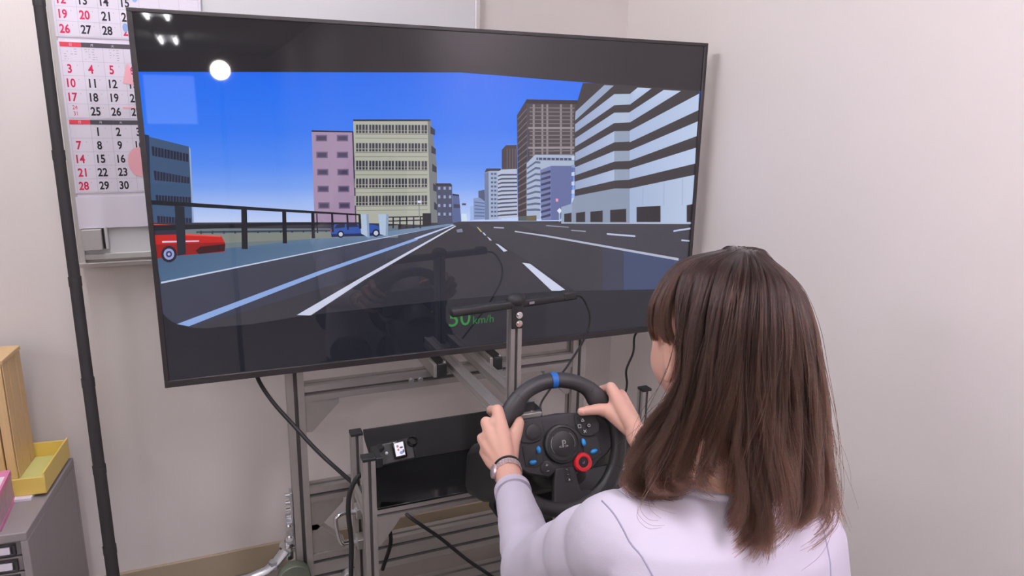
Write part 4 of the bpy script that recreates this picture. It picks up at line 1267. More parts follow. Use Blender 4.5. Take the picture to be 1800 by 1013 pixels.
ty = thing('letter_tray', 'shallow yellow plastic letter tray under the wooden chest on the cabinet', 'tray', cw_(-.12, .27, CT))
t0, t1, u0, u1, zt = -.30, -.006, .172, .378, CT + .0085
c = MB()
cbox(c, t0, t1, u0, u1, zt, zt + .004)
cbox(c, t0, t1, u0 - .002, u0 + .002, zt, zt + .046)
cbox(c, t0, t1, u1 - .002, u1 + .002, zt, zt + .052)
cbox(c, t0 - .002, t0 + .002, u0, u1, zt, zt + .058)
cbox(c, t1 - .002, t1 + .002, u0 - .002, u1 + .002, zt, zt + .058)
c.build('tray_shell', M['yellow'], ty, .0012)
sh = MB()
cbox(sh, t0 + .006, t1 - .006, u0 + .005, u1 - .006, zt + .0045, zt + .0125)
tag(sh.build('paper_sheets', M['green_sheet'], None, .0006), 'pale green sheets lying inside the yellow letter tray', 'paper')
sh = MB()
cbox(sh, -.29, -.035, .155, .36, CT + .0003, CT + .0078)
tag(sh.build('paper_stack', M['white_paper'], None, .0006), 'thin stack of white paper under the yellow letter tray', 'paper')

tb = thing('tissue_box', 'pink and white patterned tissue box at the front of the grey cabinet', 'box', cw_(-.12, .1, CT))
qx1 = -.06
a2 = math.radians(7)
RT = Matrix.Rotation(ang + a2, 3, 'Z')
def tbox(mb, x0, x1, y0, y1, z0, z1):
    o = Vector(cw_(qx1, .05, 0))
    p = RT @ Vector(((x0 + x1) / 2, (y0 + y1) / 2, 0))
    return mb.box((o.x + p.x, o.y + p.y, (z0 + z1) / 2), (abs(x1 - x0), abs(y1 - y0), abs(z1 - z0)), RT)
tbox(MB(), -.115, 0, -.035, .118, CT + .0003, CT + .082).build('box_body', M['cover_grey'], tb, .002)
tbox(MB(), -.1155, .0005, -.0355, .1185, CT + .080, CT + .0835).build('box_top', M['cover_white'], tb, .001)
e = MB()
tbox(e, -.1158, .0009, .085, .1189, CT + .0812, CT + .0840)
tbox(e, -.005, .0009, -.0359, .1189, CT + .070, CT + .0838)
tbox(e, .0, .0009, -.0359, .1189, CT + .0005, CT + .012)
e.build('pink_band', M['cover_pink'], tb, .0004)
# ---------------------------------------------------------------- aluminium profile frames
def profile(w, h, slots_w, slots_h, slot=.0098, deep=.0090, lip=.0035):
    """closed outline (a across w, b across h) with T-slot grooves on every side"""
    pts = []
    def side(p, q, n, nrm):
        d = ((q[0] - p[0]), (q[1] - p[1]))
        L = math.hypot(*d)
        e = (d[0] / L, d[1] / L)
        pts.append(p)
        for k in range(n):
            m = L * (k + .5) / n
            for off, dp in ((-slot / 2, 0), (-slot / 2 + .0006, deep), (slot / 2 - .0006, deep), (slot / 2, 0)):
                pts.append((p[0] + e[0] * (m + off) + nrm[0] * dp, p[1] + e[1] * (m + off) + nrm[1] * dp))
    x, y = w / 2, h / 2
    side((-x, -y), (x, -y), slots_w, (0, 1))
    side((x, -y), (x, y), slots_h, (-1, 0))
    side((x, y), (-x, y), slots_w, (0, -1))
    side((-x, y), (-x, -y), slots_h, (1, 0))
    return pts
P45 = profile(.043, .043, 1, 1)
P4590 = profile(.090, .043, 2, 1)
P9045 = profile(.043, .090, 1, 2)
P28 = profile(.027, .027, 1, 1, .0070, .006)
P28F = profile(.024, .027, 1, 1, .0070, .006)
P30 = profile(.030, .022, 1, 1, .012, .0018)

def bolt(mb, p, axis, r=.006, h=.006):
    ax = Vector(axis).normalized()
    p = Vector(p)
    mb.cut()
    mb.cyl(p, p + ax * .0012, r * 1.6, n=14)
    mb.cyl(p + ax * .0012, p + ax * h, r, n=12)
    mb.cyl(p + ax * h * .98, p + ax * (h + .0003), r * .5, n=6)

ts = thing('screen_stand', 'large aluminium profile frame carrying the television', 'stand', (.7, .1, 0))
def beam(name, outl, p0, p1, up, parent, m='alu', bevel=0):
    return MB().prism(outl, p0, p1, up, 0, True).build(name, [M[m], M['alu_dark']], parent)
pyc = .0825
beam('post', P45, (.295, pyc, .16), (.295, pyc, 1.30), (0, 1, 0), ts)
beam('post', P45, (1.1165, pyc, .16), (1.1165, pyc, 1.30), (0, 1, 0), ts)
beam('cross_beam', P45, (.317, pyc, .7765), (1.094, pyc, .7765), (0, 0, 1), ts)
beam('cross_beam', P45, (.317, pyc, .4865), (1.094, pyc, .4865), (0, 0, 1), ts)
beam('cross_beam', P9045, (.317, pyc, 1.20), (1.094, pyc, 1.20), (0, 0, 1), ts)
# floor base: two long feet and a wide front beam
beam('base_beam', P9045, (.317, .0825, .262), (1.094, .0825, .262), (0, 0, 1), ts)
beam('base_beam', P4590, (.317, .0, .16), (1.094, .0, .16), (0, 0, 1), ts)
for x in (.295, 1.1165):
    beam('base_foot', P9045, (x, -.32, .115), (x, .42, .115), (0, 0, 1), ts)
    for y in (-.28, .38):
        MB().lathe([(.0, 0), (.03, 0), (.03, .008), (.012, .018), (.009, .07)], (x, y, .0)).build('levelling_foot', M['rubber'], ts, smooth=True)
# triangular gusset plates with bolts
def gusset(cx, z, sx, sz, y=.088):
    """right-angled plate: corner at (cx, z), legs along sx*X and sz*Z"""
    g = MB()
    L, c, T = .088, .016, .036
    o = [(0, 0), (L, 0), (L, c), (c, L), (0, L)]
    pts = [(cx + sx * a, b) for a, b in o]
    vs = [(p[0], y - T / 2, z + sz * p[1]) for p in pts] + [(p[0], y + T / 2, z + sz * p[1]) for p in pts]
    n = len(o)
    g.add(vs, [tuple(range(n)), tuple(range(2 * n - 1, n - 1, -1))] + [(i, (i + 1) % n, n + (i + 1) % n, n + i) for i in range(n)])
    gs = g.build('gusset', M['alu'], ts, .0012)
    b = MB()
    bolt(b, (cx + sx * .062, y, z + sz * .0265), (sx, 0, sz), .0035, .007)
    bolt(b, (cx + sx * .0265, y, z + sz * .062), (sx, 0, sz), .0035, .007)
    b.build_each('gusset_bolt', M['steel'], gs, smooth=True)
gusset(.317, .7545, 1, -1)
gusset(.317, .4645, 1, -1)
gusset(1.0945, .7545, -1, -1)
gusset(1.0945, .4645, -1, -1)
gusset(.317, .307, 1, 1)
# dark slide blocks below the screen
for x in (.672, .833):
    sb = MB().bx(x - .016, x + .010, .0, .24, .7995, .838).build('slide_block', M['black'], ts, .002)
    MB().bx(x - .026, x - .0165, .004, .24, .7995, .836).build('slide_rail', M['alu'], sb, .001)
    b = MB()
    bolt(b, (x + .015, .03, .8), (0, 0, 1), .005, .012)
    bolt(b, (x + .004, .006, .838), (0, 0, 1), .0035, .006)
    b.build_each('slide_bolt', M['chrome'], sb, smooth=True)
b = MB()
for x in (.625, .60, .86):
    bolt(b, (x, .0615, .778), (0, -1, 0), .005, .006)
b.build_each('beam_bolt', M['steel'], ts, smooth=True)
# outrigger clamp with bolts on the left post
oc = MB()
oc.bx(.266, .2725, .07, .10, .36, .50)
oc.bx(.252, .268, .062, .108, .352, .420)
oc.build('clamp_plate', M['steel'], ts, .002)
b = MB()
for z in (.487, .465, .443, .424):
    bolt(b, (.266, .085, z), (-1, 0, 0), .0068, .011)
for z in (.405, .372):
    bolt(b, (.258, .061, z), (0, -1, 0), .006, .007)
b.build_each('clamp_bolt', M['chrome'], ts, smooth=True)
MB().lathe([(.012, -.006), (.024, -.006), (.026, 0), (.024, .006), (.012, .006)], (.256, .083, .338), (0, 0, 1)).cyl((.256, .083, .30), (.256, .083, .36), .011, n=16).build('clamp_collar', M['chrome'], ts, smooth=True)
a = MB()
a.tube([(.246, .07, .335), (.222, .062, .312), (.195, .055, .295), (.145, .05, .287), (.09, .05, .284)], [.011, .010, .009, .008, .008], 12, squash=1.6)
a.cyl((.213, .057, .296), (.213, .057, .318), .013, n=6)
a.build('clamp_arm', M['steel'], ts, smooth=True)
MB().cyl((.262, .03, .262), (.262, .062, .262), .043, n=32).cyl((.262, .024, .262), (.262, .03, .262), .016, n=20).build('adjusting_wheel', mat('green_grey_wheel', srgb(104, 112, 98), .5, .2), ts, .002, label='dull green-grey round adjusting wheel')
a = MB()
a.cyl((.41, .035, .225), (.41, .06, .225), .022, n=24)
a.bx(.39, .43, .05, .061, .17, .225)
a.build('hinge_lug', M['steel'], ts, .002)

# ---------------------------------------------------------------- wheel stand
ws = thing('wheel_stand', 'smaller aluminium frame with a black shelf holding the steering wheel', 'stand', (.8, -.24, 0))
FY, BY, LX, RX, HT = -.308, -.172, .403, 1.197, .760
def capped_post(x, y, z0=.0, m='alu'):
    p = beam('post', P28, (x, y, z0), (x, y, HT - .006), (0, 1, 0), ws)
    MB().bx(x - .0142, x + .0142, y - .0142, y + .0142, HT - .006, HT + .0015).build('end_cap', M['black'], p, .001)
    return p
capped_post(LX, FY)
capped_post(LX, BY)
capped_post(RX, FY)
capped_post(RX, BY)
beam('rail', P28F, (LX + .0137, FY, .6195), (RX - .0137, FY, .6195), (0, 0, 1), ws)
beam('rail', P28F, (LX + .0137, BY, .6195), (RX - .0137, BY, .6195), (0, 0, 1), ws)
beam('rail', P28F, (LX + .0137, BY, .13), (RX - .0137, BY, .13), (0, 0, 1), ws)
for x in (LX, RX):
    beam('rail', P28F, (x, FY + .0137, .6195), (x, BY - .0137, .6195), (0, 0, 1), ws)
    beam('rail', P28F, (x, FY + .0137, .13), (x, BY - .0137, .13), (0, 0, 1), ws)
MB().bx(.4185, RX - .016, FY - .0135, -.118, .6335, .639).build('shelf_plate', M['black_gloss'], ws, .001)
# thin black back sheet, its left edge cut in a shallow curve
n = 10
edge = [(.430, .7375)] + [(.430 + .016 * math.sin(math.pi * .5 * k / n) ** 2 + .0 * k, .7375 - .098 * k / n) for k in range(1, n + 1)]
poly = [(.765, .7375), (.775, .6395)] + [(x, z) for x, z in reversed(edge)]
vs = [(x, -.121, z) for x, z in poly] + [(x, -.117, z) for x, z in poly]
k = len(poly)
MB().add(vs, [tuple(range(k)), tuple(range(2 * k - 1, k - 1, -1))] + [(i, (i + 1) % k, k + (i + 1) % k, k + i) for i in range(k)]).build('back_sheet', M['black_soft'], ws)
MB().bx(LX + .0145, LX + .030, FY - .0135, FY + .05, .735, .7595).build('corner_block', M['black'], ws, .002)
MB().bx(.70, 1.02, -.47, -.3235, .6215, .6385).build('mounting_board', M['black_soft'], ws, .002)
# gusset under the front rail
g = MB()
o = [(LX + .0137, .6055), (LX + .068, .6055), (LX + .062, .596), (LX + .022, .545), (LX + .0137, .541)]
vs = [(x, FY - .011, z) for x, z in o] + [(x, FY + .011, z) for x, z in o]
g.add(vs, [(0, 1, 2, 3, 4), (9, 8, 7, 6, 5)] + [(i, (i + 1) % 5, 5 + (i + 1) % 5, 5 + i) for i in range(5)])
g.build('gusset', M['alu'], ws, .001)
# chrome pull handle on the left side
hx, hy = LX - .0135, -.205
h = MB()
hp = spline([(hx, hy, .573), (hx - .022, hy, .575), (hx - .040, hy - .004, .572), (hx - .047, hy - .004, .562), (hx - .0445, hy - .004, .535), (hx - .039, hy - .004, .507), (hx - .031, hy - .003, .497), (hx - .015, hy, .494), (hx, hy, .492)], 5)
h.tube(hp, .0052, 12)
hd = h.build('pull_handle', M['chrome'], ws, smooth=True)
f = MB()
for z in (.573, .492):
    f.cut().cyl((hx + .001, hy, z), (hx - .004, hy, z), .010, n=18)
    f.cyl((hx - .004, hy, z), (hx - .020, hy, z), .0065, n=16)
f.build_each('handle_ferrule', M['steel'], hd, smooth=True)
MB().cut().bx(LX - .0135, LX + .0135, BY - .05, BY - .0135, .56, .585).cut().bx(LX - .0135, LX + .0135, BY - .05, BY - .0135, .48, .505).build_each('handle_bracket', M['alu'], ws, .001)
# two grey slide rails coming out from under the screen, crossbar at their front end
for x in (.716, .790):
    rl = MB().prism(P30, (x, .30, .8115), (x, -.288, .8115)).build('slide_rail', M['alu'], ws)
    MB().bx(x - .0172, x + .0172, -.292, -.288, .800, .823).build('end_cap', M['black'], rl, .0008)
MB().bx(.704, .822, -.304, -.238, .7885, .7997).build('cross_plate', M['alu'], ws, .0015)
e = MB().bx(.808, .826, -.296, -.250, .787, .803).build('plate_end_cap', M['black'], ws, .002)
b = MB()
for x in (.72, .80):
    bolt(b, (x, -.285, .7997), (0, 0, 1), .0045, .005)
b.build_each('plate_bolt', M['steel'], ws, smooth=True)
for x in (.735, .80):
    MB().bx(x - .014, x + .014, -.30, -.27, .639, .7885).build('plate_leg', M['alu_dark'], ws, .001)
sp = beam('sensor_post', P28, (.753, -.287, .7997), (.753, -.287, 1.072), (0, 1, 0), ws)

# ---------------------------------------------------------------- sensor bar on the post
sb = thing('sensor_bar', 'slim black sensor bar on top of the short aluminium post', 'sensor', (.753, -.287, 1.02))
br = MB().bx(.7395, .7675, -.306, -.3015, 1.014, 1.072).bx(.7395, .7675, -.306, -.27, 1.0725, 1.0765).build('bracket', M['black'], sb, .001)
b = MB()
bolt(b, (.757, -.306, 1.046), (0, -1, 0), .005, .005)
bolt(b, (.757, -.306, 1.026), (0, -1, 0), .005, .005)
b.build_each('bracket_bolt', M['chrome'], br, smooth=True)
MB().ball((.754, -.292, 1.078), (.024, .018, .018), 20, 12).build('ball_mount', M['rubber'], sb, smooth=True)
a, c = Vector((.598, -.292, 1.063)), Vector((.905, -.292, 1.078))
d = (c - a).normalized()
MB().prism([(-.011, -.009), (.011, -.009), (.0135, 0), (.011, .009), (-.011, .009), (-.0135, 0)], a, c, (0, 0, 1)).build('bar_body', M['rubber'], sb, .003)
MB().box(c + d * .006 + Vector((-.024, 0, .001)), (.032, .028, .021), Matrix.Rotation(-math.atan2(d.z, d.x), 3, 'Y')).build('bar_end', M['rubber'], sb, .004)
MB().box(a + d * .19 + Vector((0, -.0135, 0)), (.012, .002, .005), Matrix.Rotation(-math.atan2(d.z, d.x), 3, 'Y')).build('badge', M['mark_grey'], sb)
cp = spline([(.905, -.288, 1.076), (.926, -.284, 1.070), (.944, -.28, 1.046), (.9545, -.28, 1.015), (.9456, -.28, .970), (.9019, -.28, .9026), (.8577, -.28, .8499), (.828, -.284, .812), (.822, -.30, .792), (.81, -.32, .77)], 8)
MB().tube(cp, .0026, 8).build('sensor_cable', M['rubber'], sb, smooth=True)

# ---------------------------------------------------------------- small action camera on the shelf
ac = thing('action_camera', 'small black action camera with a lit flip screen on the black shelf', 'camera', (.475, -.235, .639))
def rot_z(a): return Matrix.Rotation(a, 3, 'Z')
RA = rot_z(math.radians(-10)) @ Matrix.Rotation(math.radians(-24), 3, 'X') @ Matrix.Rotation(math.radians(-8), 3, 'Y')
co = Vector((.486, -.235, .7285))
def abox(mb, c_, s_): return mb.box(co + RA @ Vector(c_), s_, RA)
abox(MB(), (-.004, .012, -.004), (.084, .034, .050)).build('camera_body', M['black'], ac, .004)
abox(MB(), (.004, -.013, .0), (.030, .012, .040)).build('screen_housing', M['black_gloss'], ac, .003)
me_ = mat('camera_display', (.02, .02, .02, 1), .2, emit=srgb(236, 232, 244), estr=1.0)
abox(MB(), (.004, -.0193, .001), (.021, .0008, .030)).build('display', me_, ac, label='small lit display')
pic = MB()
for cx_, cz_, rx_, rz_, mi in ((-.0035, .007, .0026, .0032, 0), (-.003, -.001, .0022, .0030, 0), (.0045, .003, .004, .0022, 1), (.003, -.0085, .0042, .0036, 2), (.008, -.006, .0022, .004, 3)):
    n = 14
    pic.add([co + RA @ Vector((.004 + cx_ + rx_ * math.cos(2 * math.pi * k / n), -.0199 - mi * .00004, .001 + cz_ + rz_ * math.sin(2 * math.pi * k / n))) for k in range(n)], [tuple(range(n))], mi)
pic.build('display_picture', [mat('dp0', (.02, .02, .02, 1), .4, emit=srgb(190, 110, 120), estr=.9), mat('dp1', (.02, .02, .02, 1), .4, emit=srgb(50, 40, 50), estr=.9),
                              mat('dp2', (.02, .02, .02, 1), .4, emit=srgb(120, 150, 210), estr=.9), mat('dp3', (.02, .02, .02, 1), .4, emit=srgb(80, 80, 110), estr=.9)], ac)
MB().lathe([(.006, -.002), (.012, -.002), (.0125, .006), (.0095, .010), (.0088, .004), (.0, .004)], co + RA @ Vector((.036, -.004, .010)), RA @ Vector((.25, -.9, .35)), 24).build('lens_ring', M['black_gloss'], ac, smooth=True)
MB().ball(co + RA @ Vector((-.026, -.0065, -.002)), .0036, 12, 8).build('record_button', M['mark_white'], ac, smooth=True)
MB().tube([(LX + .024, -.262, .742), (.450, -.225, .735), (.470, -.220, .728)], [.008, .009, .010], 12).build('camera_mount', M['black'], ac, smooth=True)

# ---------------------------------------------------------------- loose cables
def cable(name, pts, r, label, n=8):
    tag(MB().tube(spline(pts, n), r, 10).build(name, M['rubber'], None, smooth=True), label, 'cable')
cable('power_cable', [(.20, .045, .872), (.2093, .06, .826), (.2387, .045, .771), (.2847, .0, .7157), (.3309, -.05, .6639), (.394, -.1, .6022), (.42, -.118, .58), (.47, -.1, .50), (.50, -.08, .40), (.48, -.06, .30)], .0052,
      'thick black cable slanting from the television bottom across the tall frame post')
cable('looped_cable', [(.420, -.24, .60), (.408, -.238, .67), (.3912, -.25, .6857), (.3708, -.252, .6514), (.3651, -.252, .6024), (.3689, -.252, .5286), (.3663, -.252, .46), (.36, -.25, .30), (.37, -.24, .10), (.45, -.2, .008)], .0056,
      'black cable hanging down behind the chrome pull handle')
cable('floor_cable', [(.482, -.300, .6105), (.49, -.325, .6031), (.5594, -.325, .535), (.6295, -.325, .4577), (.7004, -.325, .3882), (.79, -.32, .28), (.86, -.3, .12), (.93, -.26, .006)], .0042,
      'black cable hanging in an arc below the black shelf')
cable('thin_cable', [(1.336, .03, .872), (1.3342, .1, .8202), (1.3298, .1, .7605), (1.3081, .1, .7061), (1.3132, .1, .6575), (1.3072, .1, .6196), (1.29, .12, .5), (1.30, .16, .2), (1.33, .25, .006)], .0036,
      'thin black cable hanging below the television beside the face of the woman')
# ---------------------------------------------------------------- racing wheel
CW = Vector((.7327, -.580, .857))
WT, WYAW = .405, -.06
WA = Vector((math.cos(WYAW), math.sin(WYAW), 0))
WU = Vector((-math.sin(WT) * math.sin(WYAW), math.sin(WT) * math.cos(WYAW), math.cos(WT)))
WN = WA.cross(WU)
RW = Matrix((WA, WU, WN)).transposed()
def wl(a, b, c=0.0):
    return CW + WA * a + WU * b + WN * c
sw = thing('steering_wheel', 'black racing steering wheel with blue top stripe and red dial held by the woman', 'steering wheel', (.73, -.45, .64))
# rim: thick leather ring, swollen on the inside where the thumbs rest
RIM, RT_ = .1255, .0152
n1, n2 = 120, 16
vs, fs = [], []
for i in range(n1):
    th = 2 * math.pi * i / n1
    dth = abs((math.degrees(th) - 90 + 180) % 360 - 180)      # degrees away from the top
    swell = math.exp(-((dth - 47) / 9.0) ** 2)
    for k in range(n2):
        w = 2 * math.pi * k / n2
        rr = RT_ * (1 + .04 * math.cos(2 * w))
        x = math.cos(w) * rr
        if math.cos(w) < 0:
            x *= 1 + .75 * swell
        r = RIM + x
        vs.append(wl(r * math.cos(th), r * math.sin(th), rr * math.sin(w) * (1 + .12 * swell)))
for i in range(n1):
    j = (i + 1) % n1
    for k in range(n2):
        l = (k + 1) % n2
        fs.append((i * n2 + k, j * n2 + k, j * n2 + l, i * n2 + l))
rim = MB().add(vs, fs).build('rim', M['leather'], sw, smooth=True)
def band(a0, a1, r, name, m, nn=8):
    v2, f2 = [], []
    for i in range(nn + 1):
        th = math.radians(a0 + (a1 - a0) * i / nn)
        for k in range(20):
            w = 2 * math.pi * k / 20
            q = RIM + r * math.cos(w)
            v2.append(wl(q * math.cos(th), q * math.sin(th), r * math.sin(w)))
    for i in range(nn):
        for k in range(20):
            l = (k + 1) % 20
            f2.append((i * 20 + k, (i + 1) * 20 + k, (i + 1) * 20 + l, i * 20 + l))
    return MB().add(v2, f2).build(name, m, rim, smooth=True)
band(87.2, 92.8, .0164, 'top_stripe', M['stripe_blue'])
for a in (128, 52, -28, 208, -62, 242):
    band(a - .4, a + .4, .0161, 'rim_seam', M['rubber'], 2)

def plate(outl, c0, c1, name, m, parent=None, bevel=.002):
    """flat piece in the wheel plane: outline (a,b) between heights c0 and c1"""
    k = len(outl)
    v2 = [wl(a, b, c0) for a, b in outl] + [wl(a, b, c1) for a, b in outl]
    return MB().add(v2, [tuple(range(k)), tuple(range(2 * k - 1, k - 1, -1))] + [(i, (i + 1) % k, k + (i + 1) % k, k + i) for i in range(k)]).build(name, m, parent or sw, bevel)
# face plate: rounded centre body with left and right spokes
plate([(-.103, .036), (-.098, .050), (-.085, .058), (-.03, .058), (0, .060), (.028, .058), (.040, .056), (.055, .060), (.074, .058), (.088, .046), (.103, .036),
       (.112, .022), (.110, -.020), (.096, -.034), (.080, -.042), (.060, -.058), (.034, -.062), (.018, -.052), (-.018, -.052), (-.034, -.062), (-.058, -.055),
       (-.078, -.048), (-.096, -.034), (-.111, -.018), (-.112, .022)], -.014, .002, 'spoke_plate', M['face_plate'], None, .004)
# bottom spoke and the lower bow that joins the rim
plate([(-.0195, -.045), (.0195, -.045), (.0245, -.078), (.028, -.094), (.060, -.100), (.052, -.122), (.0, -.132), (-.052, -.122), (-.030, -.104), (-.0285, -.088), (-.0275, -.076)], -.012, .006, 'bottom_spoke', M['face_plate'], None, .003)
# raised shoulder pads for the button clusters
plate([(-.096, .030), (-.088, .048), (-.062, .053), (-.036, .050), (-.034, .028), (-.044, .012), (-.060, .008), (-.082, .012)], .002, .006, 'button_pad', M['black_soft'], None, .003)
plate([(.034, .050), (.058, .055), (.078, .050), (.088, .030), (.082, .012), (.064, .006), (.044, .010), (.034, .026)], .002, .006, 'button_pad', M['black_soft'], None, .003)
plate([(-.083, .006), (-.046, .010), (-.042, -.030), (-.058, -.038), (-.080, -.034)], .002, .004, 'button_pad', M['black_soft'], None, .002)
plate([(.046, .004), (.078, .006), (.084, -.030), (.062, -.040), (.044, -.026)], .002, .004, 'button_pad', M['black_soft'], None, .002)
# hub: ring, recessed glossy cap, emblem
hub = MB().lathe([(.0385, -.012), (.0390, .005), (.037, .0105), (.033, .0115), (.0315, .009), (.0, .009)], wl(0, 0), WN, 48).build('hub', M['black'], sw, smooth=True)
MB().lathe([(.0245, .0092), (.0245, .0112), (.0235, .0118), (.0, .0118)], wl(0, 0), WN, 40).build('hub_cap', M['black'], hub, smooth=True)
rg = MB()
for a0, a1 in ((140, 220), (-20, 50)):
    rg.cut()
    pts = [wl((.0252) * math.cos(math.radians(a0 + (a1 - a0) * k / 10)), (.0252) * math.sin(math.radians(a0 + (a1 - a0) * k / 10)), .0108) for k in range(11)]
    rg.tube(pts, .0005, 6)
rg.build_each('hub_ring', M['mark_grey'], hub, smooth=True)
em = MB()
def flat(mb, pts, c):
    mb.add([wl(a, b, c) for a, b in pts], [tuple(range(len(pts)))])
# upright emblem letter and the flat letter lying around its foot
flat(em, [(-.0022, -.0062), (.0006, -.0072), (.0006, .0068), (-.0022, .0078)], .0121)
def arcband(mb, cx, cy, r0, r1, ry, a0, a1, c, nn=10):
    for k in range(nn):
        t0, t1 = (math.radians(a0 + (a1 - a0) * q / nn) for q in (k, k + 1))
        flat(mb, [(cx + r0 * math.cos(t0), cy + r0 * ry * math.sin(t0)), (cx + r1 * math.cos(t0), cy + r1 * ry * math.sin(t0)),
                  (cx + r1 * math.cos(t1), cy + r1 * ry * math.sin(t1)), (cx + r0 * math.cos(t1), cy + r0 * ry * math.sin(t1))], c)
arcband(em, .0010, .0032, .0028, .0052, .9, -70, 95, .0121)
arcband(em, -.0046, -.0050, .0026, .0052, .34, 60, 300, .01212)
arcband(em, .0048, -.0046, .0026, .0054, .34, -120, 120, .01212)
em.build('emblem', M['mark_grey'], hub)

def button(name, a, b, r, h, m, c=.004, parent=None, dome=.25):
    return MB().lathe([(r, 0), (r, h * .75), (r * .85, h), (r * .5, h * (1 + dome * .3)), (.0, h * (1 + dome * .35))], wl(a, b, c), WN, 28).build(name, m, parent or sw, smooth=True)
dp = button('direction_pad', -.0575, .0300, .0150, .0035, M['black'], .006)
MB().lathe([(.0158, 0), (.0172, .0), (.0172, .0012), (.0158, .0012)], wl(-.0575, .03, .006), WN, 36).build('pad_ring', M['rubber'], dp, smooth=True)
def sym(kind, a, b, s, parent, c):
    mb = MB()
    w = s * .30
    def bar(p, q):
        d = Vector((q[0] - p[0], q[1] - p[1]))
        nn = Vector((-d.y, d.x)).normalized() * w / 2
        flat(mb, [(p[0] + nn.x, p[1] + nn.y), (p[0] - nn.x, p[1] - nn.y), (q[0] - nn.x, q[1] - nn.y), (q[0] + nn.x, q[1] + nn.y)], c)
    if kind == 'cross':
        bar((a - s, b - s), (a + s, b + s)); bar((a - s, b + s), (a + s, b - s))
    elif kind == 'square':
        bar((a - s, b - s), (a + s, b - s)); bar((a + s, b - s), (a + s, b + s)); bar((a + s, b + s), (a - s, b + s)); bar((a - s, b + s), (a - s, b - s))
    elif kind == 'triangle':
        bar((a - s, b - s * .8), (a + s, b - s * .8)); bar((a + s, b - s * .8), (a, b + s)); bar((a, b + s), (a - s, b - s * .8))
    elif kind == 'circle':
        arcband(mb, a, b, s - w, s, 1, 0, 360, c, 18)
    elif kind == 'plus':
        bar((a - s, b), (a + s, b)); bar((a, b - s), (a, b + s))
    elif kind == 'minus':
        bar((a - s, b), (a + s, b))
    mb.build('symbol', M['mark_white'], parent)
for kind, a, b in (('triangle', .0485, .0405), ('circle', .0605, .0285), ('square', .0400, .0295), ('cross', .0505, .0180)):
    sym(kind, a, b, .0031, button('face_button', a, b, .0052, .0032, M['black'], .006), .0098)
def capsule(name, a, b, la, lb, ang_, m, c=.004):
    mb = MB()
    A = Matrix.Rotation(math.radians(ang_), 3, 'Z')
    mb.ball(wl(a, b, c + .003), (la * 1.15, lb * 1.15, .006), 20, 12, RW @ A)
    return mb.build(name, m, sw, smooth=True)
capsule('blue_button', .0452, -.0030, .0042, .0068, 8, M['blue'])
capsule('blue_button', .0655, -.0235, .0072, .0040, 14, M['blue'])
capsule('blue_button', -.0510, -.0050, .0042, .0062, 0, M['blue'])
capsule('blue_button', -.0655, -.0268, .0068, .0042, 4, M['blue'])
# red selector ring
rv, nn = [], 48
rd = MB().lathe([(.0105, 0), (.0105, .0085), (.0120, .0100), (.0172, .0095), (.0186, .0070), (.0186, .0)], wl(.0385, -.0410, .003), WN, 48)
for k in range(24):
    t = 2 * math.pi * k / 24
    rd.box(wl(.0385 + .0181 * math.cos(t), -.0410 + .0181 * math.sin(t), .0056), (.0020, .0030, .0050), RW @ Matrix.Rotation(t, 3, 'Z'))
rd = rd.build('selector_dial', M['red'], sw, smooth=True)
MB().lathe([(.0100, 0), (.0100, .0068), (.0, .0075)], wl(.0385, -.0410, .003), WN, 32).build('dial_centre', M['black'], rd, smooth=True)
mb = MB()
arcband(mb, .0385, -.0410, .0014, .0024, 1, 180, 400, .01062)
flat(mb, [(.0395, -.0398), (.0415, -.0385), (.0418, -.0393), (.0398, -.0407)], .01062)
mb.build('dial_mark', mat('pink_print', srgb(210, 150, 190), .5), rd)
# plus / minus pad and the three small option buttons on the bottom spoke
pp = button('plus_minus_pad', -.0370, -.0415, .0128, .0028, M['black'], .002)
sym('plus', -.0372, -.0362, .0026, pp, .0061)
sym('minus', -.0365, -.0475, .0026, pp, .0061)
plate([(-.0045, -.046), (.0095, -.046), (.0115, -.0745), (-.0025, -.0745)], .006, .0068, 'button_strip', M['black'], None, .0006)
for k, (a, b) in enumerate(((.0018, -.0500), (.0030, -.0595))):
    bt = button('option_button', a, b, .0036, .0022, M['black_soft'], .0066)
    mb = MB()
    flat(mb, [(a - .0014, b - .0005), (a + .0014, b - .0005), (a + .0014, b + .0005), (a - .0014, b + .0005)], .0094)
    mb.build('symbol', M['mark_grey'], bt)
bt = button('option_button', .0045, -.0695, .0040, .0022, M['black_soft'], .0066)
mb = MB()
flat(mb, [(.0022, -.0712), (.0068, -.0712), (.0045, -.0668)], .0094)
mb.build('symbol', M['mark_white'], bt)
# shift paddles behind the rim spokes
for s in (-1, 1):
    pd = plate([(s * .066, .020), (s * .098, .028), (s * .104, .005), (s * .100, -.024), (s * .070, -.020)], -.036, -.0335, 'shift_paddle', M['steel'], None, .001)
